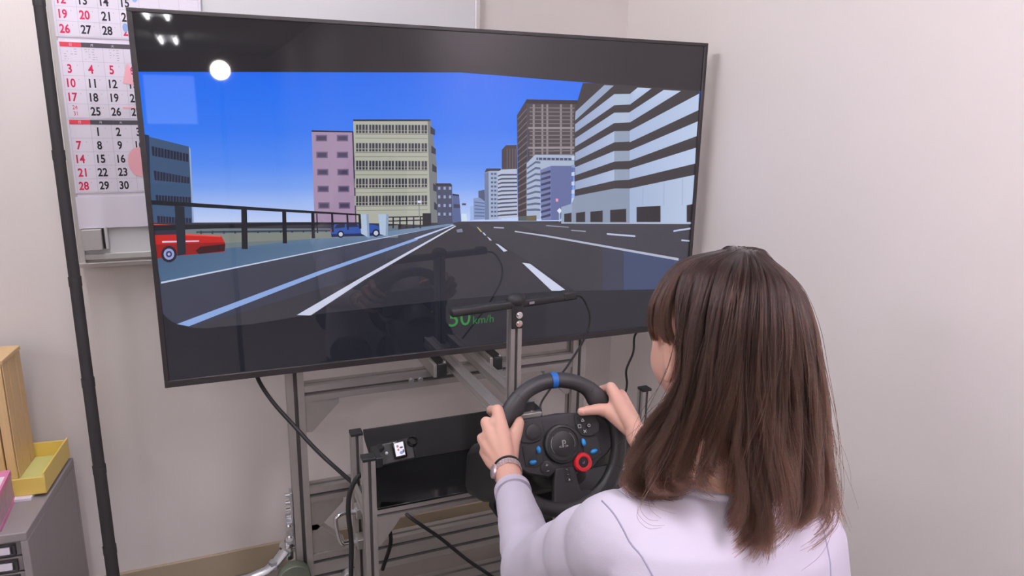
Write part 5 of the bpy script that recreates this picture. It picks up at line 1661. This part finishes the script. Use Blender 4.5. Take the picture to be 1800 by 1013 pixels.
# motor housing behind the wheel and its clamp block
hs = MB()
prof = [(.034, -.016), (.046, -.024), (.058, -.040), (.066, -.085), (.066, -.13), (.0, -.135)]
hs.lathe(prof, wl(0, -.028), WN, 48)
hs.build('motor_housing', M['black'], sw, smooth=True)
MB().lathe([(.030, -.03), (.030, -.008), (.0, -.008)], wl(0, 0), WN, 32).build('column', M['black_soft'], sw, smooth=True)
hb_ = MB()
def ring6(y, z0, z1, xh, c):
    return [(.73 - xh, y, z0), (.73 + xh, y, z0), (.73 + xh * .94, y, z1), (.73 - xh * .94, y, z1)]
secs = [ring6(-.545, .740, .79, .088, 0), ring6(-.50, .705, .832, .102, 0), ring6(-.42, .662, .808, .112, 0), ring6(-.345, .6395, .768, .114, 0), ring6(-.305, .6395, .735, .106, 0)]
v2 = [p for s in secs for p in s]
f2 = []
for i in range(len(secs) - 1):
    for k in range(4):
        l = (k + 1) % 4
        f2.append((i * 4 + k, i * 4 + l, (i + 1) * 4 + l, (i + 1) * 4 + k))
f2 += [(3, 2, 1, 0), (16, 17, 18, 19)]
hb_.add(v2, f2)
hb_.build('base_housing', M['black'], sw, .02, seg=4)
cl = MB().bx(.69, .79, -.445, -.328, .585, .621).bx(.69, .79, -.445, -.296, .572, .6035)
cl.build('clamp', M['black_soft'], sw, .004)
# locks of hair as guide lines from the parting to the tip (world metres)
GUIDES = [
[(0.767,-0.963,1.314),(0.730,-0.930,1.296),(0.689,-0.943,1.265),(0.676,-0.963,1.233),(0.673,-0.974,1.206)],
[(0.751,-0.989,1.319),(0.687,-0.982,1.305),(0.645,-0.996,1.270),(0.630,-1.009,1.237),(0.629,-1.020,1.216)],
[(0.730,-1.022,1.327),(0.654,-1.038,1.313),(0.616,-1.052,1.278),(0.609,-1.062,1.248),(0.612,-1.074,1.229)],
[(0.729,-1.027,1.327),(0.655,-1.044,1.315),(0.622,-1.060,1.279),(0.612,-1.071,1.247),(0.618,-1.083,1.230)],
[(0.727,-1.032,1.328),(0.655,-1.049,1.316),(0.627,-1.069,1.280),(0.621,-1.083,1.246),(0.620,-1.094,1.210),(0.612,-1.097,1.170),(0.591,-1.091,1.138),(0.572,-1.093,1.109),(0.555,-1.096,1.083),(0.544,-1.099,1.069),(0.553,-1.112,1.062),(0.573,-1.127,1.066)],
[(0.724,-1.041,1.330),(0.658,-1.061,1.319),(0.630,-1.081,1.282),(0.621,-1.094,1.238),(0.618,-1.103,1.200),(0.603,-1.102,1.159),(0.584,-1.098,1.124),(0.563,-1.102,1.097),(0.549,-1.106,1.079),(0.556,-1.119,1.069),(0.577,-1.137,1.069),(0.594,-1.150,1.081)],
[(0.722,-1.051,1.331),(0.666,-1.075,1.321),(0.634,-1.098,1.286),(0.620,-1.109,1.243),(0.613,-1.120,1.192),(0.597,-1.125,1.148),(0.576,-1.127,1.114),(0.559,-1.133,1.091),(0.566,-1.146,1.081),(0.586,-1.161,1.085)],
[(0.720,-1.062,1.331),(0.673,-1.100,1.321),(0.641,-1.124,1.285),(0.627,-1.136,1.237),(0.619,-1.146,1.188),(0.607,-1.152,1.144),(0.591,-1.156,1.114),(0.581,-1.161,1.098),(0.593,-1.170,1.096)],
[(0.719,-1.072,1.331),(0.679,-1.120,1.318),(0.653,-1.146,1.284),(0.644,-1.157,1.229),(0.636,-1.166,1.180),(0.627,-1.174,1.137),(0.622,-1.178,1.113),(0.633,-1.188,1.103)],
[(0.723,-1.074,1.330),(0.687,-1.124,1.316),(0.664,-1.152,1.281),(0.657,-1.163,1.226),(0.650,-1.174,1.174),(0.646,-1.183,1.131),(0.643,-1.195,1.103),(0.642,-1.212,1.078),(0.639,-1.223,1.054),(0.616,-1.226,1.043)],
[(0.727,-1.076,1.330),(0.696,-1.128,1.315),(0.676,-1.157,1.278),(0.669,-1.169,1.223),(0.662,-1.181,1.168),(0.655,-1.196,1.122),(0.650,-1.214,1.085),(0.643,-1.228,1.053),(0.625,-1.232,1.032)],
[(0.735,-1.074,1.329),(0.722,-1.123,1.312),(0.706,-1.155,1.274),(0.700,-1.172,1.220),(0.696,-1.186,1.158),(0.687,-1.206,1.114),(0.678,-1.223,1.076),(0.662,-1.232,1.051),(0.636,-1.232,1.033)],
[(0.751,-1.065,1.326),(0.759,-1.108,1.302),(0.749,-1.141,1.266),(0.745,-1.160,1.210),(0.743,-1.176,1.146),(0.735,-1.196,1.100),(0.721,-1.215,1.070),(0.695,-1.223,1.051),(0.663,-1.224,1.040)],
[(0.770,-1.051,1.324),(0.799,-1.083,1.290),(0.797,-1.116,1.248),(0.795,-1.135,1.195),(0.790,-1.155,1.130),(0.784,-1.175,1.088),(0.778,-1.192,1.056),(0.763,-1.201,1.039),(0.732,-1.201,1.026)],
[(0.788,-1.026,1.320),(0.826,-1.052,1.281),(0.839,-1.076,1.232),(0.836,-1.095,1.177),(0.828,-1.121,1.109),(0.818,-1.141,1.081),(0.807,-1.162,1.050),(0.802,-1.179,1.029),(0.803,-1.193,1.008)],
[(.805,-.99,1.316),(.838,-1.0,1.273),(.846,-1.02,1.219),(.843,-1.03,1.149),(.836,-1.05,1.08),(.83,-1.075,1.02)],
[(.79,-.97,1.314),(.822,-.955,1.28),(.832,-.965,1.22),(.830,-.975,1.155),(.825,-1.0,1.08),(.82,-1.02,1.02)],
[(.775,-.965,1.318),(.78,-.930,1.29),(.782,-.922,1.25),(.785,-.93,1.215)],
]
# ---------------------------------------------------------------- the woman
def remeshed(mb, name, vox, parent, m, smooth_it=4, label=None, extra=None):
    me = mb.mesh(name)
    o = link(bpy.data.objects.new('tmp', me))
    r = o.modifiers.new('r', 'REMESH')
    r.mode = 'VOXEL'
    r.voxel_size = vox
    r.use_smooth_shade = True
    if smooth_it:
        s = o.modifiers.new('s', 'SMOOTH')
        s.factor = .5
        s.iterations = smooth_it
    bpy.context.view_layer.update()
    dg = bpy.context.evaluated_depsgraph_get()
    nm = bpy.data.meshes.new_from_object(o.evaluated_get(dg))
    nm.name = name
    bpy.data.objects.remove(o)
    bpy.data.meshes.remove(me)
    if extra:
        for v in nm.vertices:
            v.co = extra(v.co)
    nm.materials.clear()
    nm.materials.append(m)
    nm.polygons.foreach_set('use_smooth', [True] * len(nm.polygons))
    p = link(bpy.data.objects.new(name, nm))
    if parent is not None:
        attach(p, parent)
    if label:
        p['label'] = label
    return p

pe = thing('person', 'woman with long brown hair in a pale lavender sweater steering with both hands', 'person', (.71, -1.17, .45))
HC = Vector((.718, -1.042, 1.200))
HY = math.radians(16)
HS = 1.0
RH = Matrix.Rotation(HY, 3, 'Z') @ Matrix.Rotation(math.radians(-5), 3, 'X')
def hd_(x, y, z):
    return HC + RH @ (Vector((x, y, z)) * HS)
def g2(a, b, s): return math.exp(-(a * a + b * b) / (2 * s * s))
def face_point(u):
    """unit direction -> head surface, head coordinates (x to her right, y forward, z up)"""
    x, y, z = u.x, u.y, u.z
    X, Y, Z = .0745 * x, .096 * y, .114 * z
    if Z > .02:
        Z = .02 + (Z - .02) * .97
    if Z < 0:
        t = min(1, -Z / .114)
        X *= 1 - .34 * t ** 1.6
        if Y > 0:
            Y *= 1 - .10 * t * t
        else:
            Y *= 1 - .45 * t ** 1.1
    if Y > 0:                      # flatten the face
        Y *= 1 - .06 * math.exp(-(X / .05) ** 2)
    f = max(0, y)
    ax = abs(X)
    Y += f * (.020 * g2(X, (Z + .024) * .8, .0085) + .012 * g2(X * 1.2, Z + .006, .010) + .004 * g2(X * .6, Z - .030, .014))   # nose, bridge, brow
    Y -= f * .011 * g2(ax - .031, Z - .006, .011)                                                                           # eye sockets
    Y += f * (.006 * g2(X * .55, Z + .050, .006) + .005 * g2(X * .6, Z + .061, .0055) - .003 * g2(X * .5, (Z + .0555) * 3, .006))   # lips
    Y += f * .006 * g2(X * .8, Z + .088, .013)                                                                              # chin
    k = .005 * g2(ax - .045, Z + .028, .018)                                                                                # cheeks
    Y += f * k
    X += math.copysign(k * .6, X) if f > 0 else 0
    return Vector((X, Y, Z))
body = MB()
nu, nv = 72, 56
vs = []
for j in range(nv + 1):
    t = math.pi * j / nv
    for k in range(nu):
        w = 2 * math.pi * k / nu
        p = face_point(Vector((math.sin(t) * math.cos(w), math.sin(t) * math.sin(w), math.cos(t))))
        vs.append(hd_(*p))
fs = []
for j in range(nv):
    for k in range(nu):
        l = (k + 1) % nu
        fs.append((j * nu + k, (j + 1) * nu + k, (j + 1) * nu + l, j * nu + l))
fs = [q for q in fs]
# close the poles
fs.append(tuple(range(nu)))
fs.append(tuple(nv * nu + k for k in range(nu - 1, -1, -1)))
body.add(vs, fs)
for s in (-1, 1):               # ears
    pts = [(a + .005, b + .028, c) for a, b, c in ((.073, -.006, .026), (.081, -.014, .032), (.085, -.024, .026), (.084, -.027, .010), (.080, -.022, -.008), (.076, -.012, -.024), (.073, -.006, -.026))]
    pp_ = [hd_(s * a, b, c) for a, b, c in pts]
    body.chain([(p.x, p.y, p.z, r) for p, r in zip(pp_, (.005, .0052, .0055, .0055, .0052, .006, .005))], 10)
    body.ball(hd_(s * .080, .015, .004), (.004, .013, .022), 14, 10, RH)
# neck and trunk
body.chain([(.686, -1.108, 1.02, .056), (.695, -1.092, 1.075, .050), (.707, -1.068, 1.125, .049), (.711, -1.055, 1.16, .050)], 20)
body.loft([(.705, -1.16, .44, .150, .11), (.705, -1.165, .55, .150, .105), (.705, -1.16, .70, .118, .088), (.690, -1.15, .85, .125, .095), (.672, -1.135, .96, .130, .088),
           (.668, -1.125, 1.01, .122, .072), (.682, -1.115, 1.045, .075, .052), (.690, -1.11, 1.07, .045, .045)], 36)
# --- arms. joints:
SHL, ELL = Vector((.532, -1.118, 1.008)), Vector((.532, -.895, .822))
SHR, ELR = Vector((.790, -1.120, 1.004)), Vector((.838, -.930, .838))
def rim_pt(deg, rad=0.0, c=0.0):
    th = math.radians(deg)
    r = RIM + rad
    return wl(r * math.cos(th), r * math.sin(th), c)
WRL = Vector((.592, -.640, .858))
WRR = Vector((.838, -.690, .905))
def arm(sh, el, wr):
    body.chain([(*sh, .038), (*sh.lerp(el, .5), .038), (*el, .037), (*el.lerp(wr, .35), .035), (*el.lerp(wr, .8), .025), (*wr, .0235)], 16)
arm(SHL, ELL, WRL)
arm(SHR, ELR, WRR)
def hand(wr, mcp, fingers, thumb, palm_r=.0145, wrist_r=.0215, web=((.25, .0105), (.45, .0105), (.65, .0115), (.85, .013))):
    """mcp: four knuckles index..little; fingers: for each the joints after the knuckle"""
    ctr = sum(mcp, Vector()) / 4
    d = (ctr - wr).normalized()
    ac_ = (mcp[0] - mcp[3]).normalized()
    for i, k in enumerate(mcp):
        base = wr + d * .010 + ac_ * (.012, .004, -.004, -.012)[i]
        body.chain([(*base, .0155), (*base.lerp(k, .55), palm_r + .0010), (*k, (.0118, .0120, .0112, .0102)[i])], 14)
        if i:
            for t in (.35, .6, .82):
                b0 = wr + d * .010 + ac_ * (.012, .004, -.004, -.012)[i - 1]
                q = base.lerp(k, t).lerp(b0.lerp(mcp[i - 1], t), .5)
                body.ball(q, palm_r * (1.0 - .1 * t), 14, 9)
        rr = (.0090, .0093, .0087, .0078)[i]
        js = fingers[i]
        body.chain([(*k, rr * 1.12)] + [(*p, rr * (1.02, .93, .82)[min(q, 2)]) for q, p in enumerate(js)], 12)
    body.chain([(*p, r) for p, r in thumb], 14)
    a0, a1 = mcp[0], thumb[1][0]
    for t, r in web:                      # web between thumb and forefinger
        body.ball(a0.lerp(a1, t) .lerp(wr, .12), r, 14, 9)
        body.ball(a0.lerp(a1, t) .lerp(wr, .40), r * 1.1, 14, 9)
# left hand: knuckles on the outer front of the rim, fingers wrapped round behind it
kL = [rim_pt(148, .0270, .0210), rim_pt(158.5, .0385, .0150), rim_pt(169, .0400, .0110), rim_pt(178, .0360, .0095)]
fL = []
for i, a in enumerate((147, 157.5, 168, 178)):
    fL.append([rim_pt(a + 1, .0300, -.0150), rim_pt(a + 2, .008, -.0280), rim_pt(a + 3, -.015, -.0225)])
hand(WRL, kL, fL, [(WRL.lerp(rim_pt(168, -.024, .028), .25), .016), (rim_pt(172, -.012, .030), .0165), (rim_pt(160, -.020, .0255), .0135), (rim_pt(149, -.0265, .0085), .0105), (rim_pt(143, -.0235, -.0090), .0088)])
# right hand: thumb lies along the inside of the rim, fingers go round behind
kR = [rim_pt(39, .0300, .0070), rim_pt(29, .0400, .0010), rim_pt(19.5, .0415, -.0025), rim_pt(11, .0375, -.0045)]
fR = []
for i, a in enumerate((40, 30, 20, 12)):
    fR.append([rim_pt(a, .0225, -.0240), rim_pt(a - .5, .001, -.0325), rim_pt(a - 1, -.0215, -.0230)])
hand(WRR, kR, fR, [(WRR.lerp(rim_pt(22, -.01, .030), .30), .0165), (rim_pt(27, -.012, .0290), .0160), (rim_pt(36, -.0265, .0270), .0118), (rim_pt(45, -.043, .0240), .0100), (rim_pt(53, -.0530, .0200), .0088)])
# hips and legs (below the picture): seated, feet on the floor
for s in (-1, 1):
    hip = (.705 + s * .085, -1.15, .515)
    kn = (.705 + s * .115, -.74, .535)
    an = (.705 + s * .12, -.62, .095)
    body.chain([(*hip, .070), ((hip[0] + kn[0]) / 2, (hip[1] + kn[1]) / 2, .52, .062), (*kn, .050), (kn[0], kn[1] + .05, .36, .048), (*an, .033)], 18)
    body.chain([(*an, .032), (an[0], an[1] + .06, .055, .03), (an[0], an[1] + .14, .035, .02)], 12)
skin = remeshed(body, 'body', .0026, pe, M['skin'], 5)

# eyes, brows, lips
for s in (-1, 1):
    e = MB().ball(hd_(s * .030, .0700, .006), .0112 * HS, 20, 14).build('eye', M['eye_white'], pe, smooth=True)
    MB().ball(hd_(s * .030, .0765, .006), (.0052, .0052, .0052), 16, 10).build('iris', M['iris'], e, smooth=True)
    MB().tube([hd_(s * a, b, c) for a, b, c in ((.017, .0905, .0225), (.030, .0885, .0265), (.043, .0795, .0245), (.051, .0720, .0200))], [.0016, .0024, .0022, .0010], 8).build('eyebrow', M['brow'], pe, smooth=True)
MB().tube([hd_(a, b, c) for a, b, c in ((-.022, .0805, -.056), (-.010, .0905, -.0535), (0, .0920, -.0545), (.010, .0905, -.0535), (.022, .0805, -.056))], [.001, .004, .0036, .004, .001], 8).tube(
    [hd_(a, b, c) for a, b, c in ((-.020, .081, -.0575), (-.008, .0895, -.0605), (.008, .0895, -.0605), (.020, .081, -.0575))], [.001, .0045, .0045, .001], 8).build('lips', M['lip'], pe, smooth=True)
# thumb nail of the right hand
q = rim_pt(52.5, -.0525, .0275)
MB().ball(q, (.0058, .0048, .0016), 14, 8, RW @ Matrix.Rotation(math.radians(120), 3, 'Z')).build('thumb_nail', M['nail'], pe, smooth=True)

# --- sweater
swt = MB()
swt.loft([(.705, -1.165, .50, .180, .140), (.705, -1.17, .60, .172, .132), (.705, -1.165, .75, .160, .118), (.690, -1.155, .86, .160, .116), (.672, -1.143, .94, .162, .112, 2.3),
          (.664, -1.135, 1.00, .165, .104, 2.4), (.664, -1.128, 1.032, .152, .092, 2.4), (.672, -1.120, 1.050, .122, .078, 2.2), (.684, -1.110, 1.062, .086, .066)], 56)
def sleeve(sh, el, wr, cuff):
    pts = []
    n = 26
    for k in range(n + 1):
        t = k / n
        p = sh.lerp(el, t)
        r = .056 + (.050 - .056) * t
        r += .0085 * math.sin(t * 3.7 * 2 * math.pi + .2) * max(0, 1 - 1.25 * t)     # bunched folds over the upper arm
        pts.append((*(p + Vector((0, 0, .006 * math.sin(t * 3.1)))), r))
    for k in range(1, 15):
        t = k / 14
        p = el.lerp(cuff, t)
        r = .0505 + (.0325 - .0505) * t ** .9 + .0022 * math.sin(t * 3.4 * 2 * math.pi) * (1 - t)
        pts.append((*p, r))
    swt.chain(pts, 22)
CUL = ELL.lerp(WRL, .66)
CUR = ELR.lerp(WRR, .74)
sleeve(SHL + Vector((.012, .004, -.004)), ELL, WRL, CUL)
sleeve(SHR + Vector((-.012, .004, -.004)), ELR, WRR, CUR)
def fold(v):
    n1_ = noise.noise(Vector((v.x * 7, v.y * 7, v.z * 4.0)))
    n2_ = noise.noise(Vector((v.x * 17 + 3, v.y * 17, v.z * 9)))
    d = Vector((v.x - .70, v.y + 1.13, 0))
    if d.length > 1e-5:
        d.normalize()
    w = min(1, max(0, (1.06 - v.z) / .08))
    return v + d * w * (.0035 * n1_ + .0014 * n2_) + Vector((0, 0, .002 * n2_))
sweater = remeshed(swt, 'sweater', .0045, pe, M['sweater'], 4, extra=fold)
sweater['label'] = 'pale lavender knitted sweater'
# cuffs, neckband, seams
def snap_ring(c, ax, r0, n=40, out=.0008):
    """ring of points on the sweater surface around axis ax"""
    ax = Vector(ax).normalized()
    a = ax.orthogonal().normalized()
    b = ax.cross(a)
    pts = []
    for k in range(n):
        w = 2 * math.pi * k / n
        d = a * math.cos(w) + b * math.sin(w)
        ok, loc, nrm, idx = sweater.ray_cast(inv_s @ (c + d * r0), -d)
        if ok:
            pts.append((sweater_w @ loc) + d * out)
    return pts
bpy.context.view_layer.update()
sweater_w = world_of(sweater)
inv_s = sweater_w.inverted()
for sh, s in ((SHL, -1), (SHR, 1)):
    q = []
    for k in range(36):                # over the shoulder and down the back
        a = math.radians(105 - 190 * k / 35)
        d = Vector((.0, -math.cos(a), math.sin(a)))
        c = sh + Vector((-.012 if s < 0 else -.030, 0, -.03)) + Vector((.018 * (1 - math.sin(max(a, -.6))) * -s, 0, 0))
        ok, loc, nrm, idx = sweater.ray_cast(inv_s @ (c + d * .17), -d)
        if ok:
            q.append(sweater_w @ loc + d * .0001)
    if len(q) > 6:
        MB().tube(q, .0010, 6).build('armhole_seam', M['seam'], sweater, smooth=True)
for el, cu, sn in ((ELL, CUL, 'l'), (ELR, CUR, 'r')):
    d = (cu - el).normalized()
    MB().tube([cu + d * .016, cu + d * .030, cu + d * .0345], [.0328, .0322, .0290], 32).build('cuff', M['sweater'], sweater, smooth=True)
nk = []
for k in range(48):
    w = 2 * math.pi * k / 48
    nk.append((.686 + .074 * math.cos(w), -1.106 + .066 * math.sin(w), 1.064 - .002 * math.sin(w)))
MB().tube(nk, .0045, 10, closed=True).build('neckband', M['sweater'], sweater, smooth=True)

# --- trousers and shoes, out of the picture
tr = MB()
tr.loft([(.705, -1.165, .455, .172, .132), (.705, -1.165, .52, .178, .136), (.705, -1.165, .60, .165, .125)], 40)
for s in (-1, 1):
    hip = (.705 + s * .085, -1.15, .525)
    kn = (.705 + s * .115, -.74, .54)
    an = (.705 + s * .12, -.625, .13)
    tr.chain([(*hip, .080), ((hip[0] + kn[0]) / 2, (hip[1] + kn[1]) / 2, .533, .074), (*kn, .062), (kn[0], kn[1] + .05, .36, .058), (*an, .050)], 20)
remeshed(tr, 'trousers', .007, pe, M['trousers'], 4)
for s in (-1, 1):
    x = .705 + s * .12
    sh = MB().loft([(x, -.57, .002, .045, .125, 2.6), (x, -.57, .03, .047, .127, 2.6), (x, -.585, .06, .042, .105), (x, -.61, .10, .040, .055)], 28)
    sh.build('shoe', M['shoe'], pe, smooth=True)

# --- wristwatch and black hair tie on the left wrist
dL = (WRL - ELL).normalized()
wa = WRL - dL * .010
aL = (rim_pt(139, .02, .02) - rim_pt(171, .03, .015))
aL = (aL - aL.dot(dL) * dL).normalized()           # across the wrist, towards the thumb side
bL = dL.cross(aL).normalized()
if bL.dot(WN) < 0:
    bL = -bL                                           # back of the wrist
def wring(off, r, n=40, sq=.93):
    return [wa + dL * off + (aL * math.cos(2 * math.pi * k / n) * r + bL * math.sin(2 * math.pi * k / n) * r * sq) for k in range(n)]
wt = thing('watch_anchor', 'x', 'x', wa)
bpy.data.objects.remove(wt)
strap = MB()
n = 26
for k in range(n):
    w = 2 * math.pi * k / n
    c = wa + (aL * math.cos(w) + bL * math.sin(w) * .93) * .0262
    X = (bL * math.cos(w) - aL * math.sin(w)).normalized()
    Z = (aL * math.cos(w) + bL * math.sin(w)).normalized()
    R3 = Matrix((X, dL, X.cross(dL))).transposed()
    for off, wd in ((-.0048, .0036), (0, .0044), (.0048, .0036)):
        strap.box(c + dL * off, (.0054, wd, .0024), R3)
ws_ = strap.build('watch', M['watch'], pe, .0004, label='silver rose metal wristwatch on the left wrist')
wd_ = math.radians(112)
Z = (aL * math.cos(wd_) + bL * math.sin(wd_)).normalized()
cc = wa + (aL * math.cos(wd_) + bL * math.sin(wd_) * .93) * .0262
MB().lathe([(.0, -.002), (.0115, -.002), (.0135, .001), (.0130, .0040), (.0108, .0052), (.0, .0048)], cc, Z, 32).build('watch_case', M['watch'], ws_, smooth=True)
MB().lathe([(.0106, .0051), (.0, .0056)], cc, Z, 28).build('watch_dial', M['watch_dial'], ws_, smooth=True)
MB().tube(wring(.0125, .0262), .0020, 10, closed=True).build('hair_tie', M['rubber'], pe, smooth=True, label='thin black hair tie round the left wrist')

# --- hair: guide locks -> many fine strands
import numpy as np
nr = np.random.default_rng(7)
NP = 22
def resample(g):
    s = spline(g, 8)
    d = [0]
    for a, b in zip(s, s[1:]):
        d.append(d[-1] + (b - a).length)
    o = []
    j = 0
    for k in range(NP):
        t = d[-1] * k / (NP - 1)
        while j < len(d) - 2 and d[j + 1] < t:
            j += 1
        u = (t - d[j]) / max(1e-9, d[j + 1] - d[j])
        o.append(tuple(s[j].lerp(s[j + 1], min(1, u))))
    return o
def rooted(g):
    a = Vector(g[0])
    k = Vector((.764, -1.016, 1.3245))
    return [tuple(k), tuple(k.lerp(a, .55) + Vector((0, 0, .0025)))] + list(g)
GA = np.array([resample(rooted(g)) for g in GUIDES])                     # guides x points x 3
HCn = np.array(HC) + np.array([.012, .0, .0])
TT = np.linspace(0, 1, NP)
def strands(n, gi0, gi1, spread, inward, length=(.86, 1.0), frizz=.0016, clumps=90, clump=.6):
    g = nr.uniform(gi0, gi1, n)
    cl = nr.uniform(gi0, gi1, clumps)
    cl.sort()
    near = cl[np.clip(np.searchsorted(cl, g), 0, clumps - 1)]
    out_ = np.zeros((n, NP, 3))
    lcl = nr.uniform(length[0], length[1], clumps)
    ccl = nr.normal(0, 1, (clumps, 3))
    ln = np.clip(lcl[np.clip(np.searchsorted(cl, g), 0, clumps - 1)] + nr.uniform(-.05, .03, n), .5, 1.0)
    ph_cl = nr.uniform(0, 6.28, (clumps, 2))
    coff = {}
    for i in range(n):
        ga = g[i]
        gc = near[i]
        def curve(x):
            a = int(min(max(math.floor(x), 0), len(GA) - 2))
            u = min(1, max(0, x - a))
            u = u * u * (3 - 2 * u) * .4 + u * .6
            return GA[a] * (1 - u) + GA[a + 1] * u
        c = curve(ga)
        c2 = curve(gc)
        w = (clump * np.clip((TT - .25) / .75, 0, 1) ** 1.3)[:, None]
        p = c * (1 - w) + c2 * w
        # shorten
        m = TT * ln[i] * (NP - 1)
        lo_ = np.clip(m.astype(int), 0, NP - 2)
        u = (m - lo_)[:, None]
        p = p[lo_] * (1 - u) + p[lo_ + 1] * u
        p[0:3] += nr.normal(0, 1, 3) * np.array([.006, .006, .0008]) * np.array([[1.0], [.6], [.25]])
        # depth inside the mass
        ax = HCn.copy()
        dirv = p - np.array([HCn[0], HCn[1], 0])
        dirv[:, 2] = np.clip(p[:, 2] - HCn[2], 0, .2)
        dirv /= np.linalg.norm(dirv, axis=1)[:, None] + 1e-9
        dep = -inward * nr.random() ** 1.4
        p = p + dirv * dep * np.clip(TT * 1.6 - .05, .04, 1)[:, None]
        key = round(gc, 4)
        if key not in coff:
            coff[key] = nr.normal(0, 1, 3) * spread
        wob = np.clip((TT - .2) / .8, 0, 1)[:, None] ** 1.2
        p = p + coff[key] * wob + nr.normal(0, 1, 3) * spread * .30 * wob
        ci = int(np.clip(np.searchsorted(cl, ga), 0, clumps - 1))
        tip = np.clip((TT - .5) / .5, 0, 1)[:, None]
        wv = spread * 1.5 * tip * np.stack([np.sin(TT * 8 + ph_cl[ci, 0]), np.cos(TT * 8 + ph_cl[ci, 0]) * .5, .3 * np.sin(TT * 6 + ph_cl[ci, 1])], 1)
        p = p + wv
        ph = nr.uniform(0, 6.28, 3)
        fr = nr.uniform(.6, 1.5)
        p = p + frizz * np.stack([np.sin(TT * 9 * fr + ph[0]), np.sin(TT * 8 * fr + ph[1]), .4 * np.sin(TT * 7 * fr + ph[2])], 1) * wob
        out_[i] = p
    return out_
sets = [strands(3600, 0, 3.0, .0018, .008, (.9, 1.0), .0008, 40, .5),
        strands(6500, 4, 8, .0062, .026, (.82, 1.0), .0018, 44, .86),
        strands(10500, 7, 14, .0090, .026, (.76, 1.02), .0020, 60, .88),
        strands(3000, 13.6, 16, .006, .02, (.80, 1.0), .0024, 26, .7),
        strands(1200, 16, 17, .002, .01, (.9, 1.0), .001, 20, .5),
        strands(150, 4, 14.5, .012, -.006, (.7, 1.05), .006, 150, 0.0)]
allp = np.concatenate(sets)
hc = bpy.data.hair_curves.new('hair')
ns = len(allp)
hc.add_curves([NP] * ns)
hc.points.foreach_set('position', allp.reshape(-1).astype(np.float32))
rad = np.tile(np.interp(TT, [0, .6, 1], [.00034, .00032, .00010]), ns)
hc.points.foreach_set('radius', rad.astype(np.float32))
hc.materials.append(M['hair'])
ho = link(bpy.data.objects.new('hair', hc))
attach(ho, pe)
ho['label'] = 'long brown hair falling over the back and left shoulder'
# solid under-layer so that the scalp does not shine through
def under(a, b, k1, inset, name):
    gi = np.arange(a, b + 1e-6, .25)
    rows = []
    for x in gi:
        i0 = int(min(math.floor(x), len(GA) - 2))
        u = x - i0
        c = GA[i0] * (1 - u) + GA[i0 + 1] * u
        c = c[:k1]
        d = c - np.array([HCn[0], HCn[1], 0])
        d[:, 2] = np.clip(c[:, 2] - HCn[2], 0, .2)
        d /= np.linalg.norm(d, axis=1)[:, None]
        rows.append((c - d * (inset * np.clip(TT[:k1] * 3 + .45, 0, 1))[:, None])[3:])
    k1 -= 3
    v = [tuple(p) for r in rows for p in r]
    f = []
    for i in range(len(rows) - 1):
        for k in range(k1 - 1):
            f.append((i * k1 + k, i * k1 + k + 1, (i + 1) * k1 + k + 1, (i + 1) * k1 + k))
    mb = MB().add(v, f)
    o = mb.build(name, M['hair_base'], pe, smooth=True)
    sd = o.modifiers.new('thick', 'SOLIDIFY')
    sd.thickness = .003
    sd.offset = 0
    return o
under(4.2, 16, 13, .016, 'hair_underlayer')
under(0, 2.9, 17, .012, 'fringe_underlayer')

# ---------------------------------------------------------------- chair under her, below the picture
ch = thing('office_chair', 'dark low-backed office chair the woman sits on', 'chair', (.705, -1.16, 0))
MB().loft([(.705, -1.10, .375, .19, .19, 4), (.705, -1.10, .40, .215, .215, 4), (.705, -1.10, .435, .212, .212, 4), (.705, -1.10, .446, .19, .19, 4)], 40).build('seat', M['chair'], ch, smooth=True)
MB().cyl((.705, -1.12, .10), (.705, -1.12, .38), .024, n=18).build('column', M['black'], ch, smooth=True)
for k in range(5):
    w = 2 * math.pi * k / 5 + .3
    d = Vector((math.cos(w), math.sin(w), 0))
    c = Vector((.705, -1.12, .085))
    lg = MB().tube([c, c + d * .15 + Vector((0, 0, -.005)), c + d * .27 + Vector((0, 0, -.02))], [.024, .02, .015], 10).build('leg', M['black'], ch, smooth=True)
    e_ = c + d * .27
    MB().cyl((e_.x - d.y * .012, e_.y + d.x * .012, .027), (e_.x + d.y * .012, e_.y - d.x * .012, .027), .026, n=18).build('castor', M['rubber'], lg, smooth=True)
MB().loft([(.705, -1.345, .56, .16, .018, 3), (.705, -1.352, .60, .185, .022, 4), (.705, -1.362, .78, .18, .022, 4), (.705, -1.366, .82, .15, .016, 3)], 32).build('backrest', M['chair'], ch, smooth=True)
MB().tube([(.705, -1.18, .36), (.705, -1.34, .37), (.705, -1.385, .42), (.705, -1.385, .66)], .014, 10).build('back_bar', M['black'], ch, smooth=True)
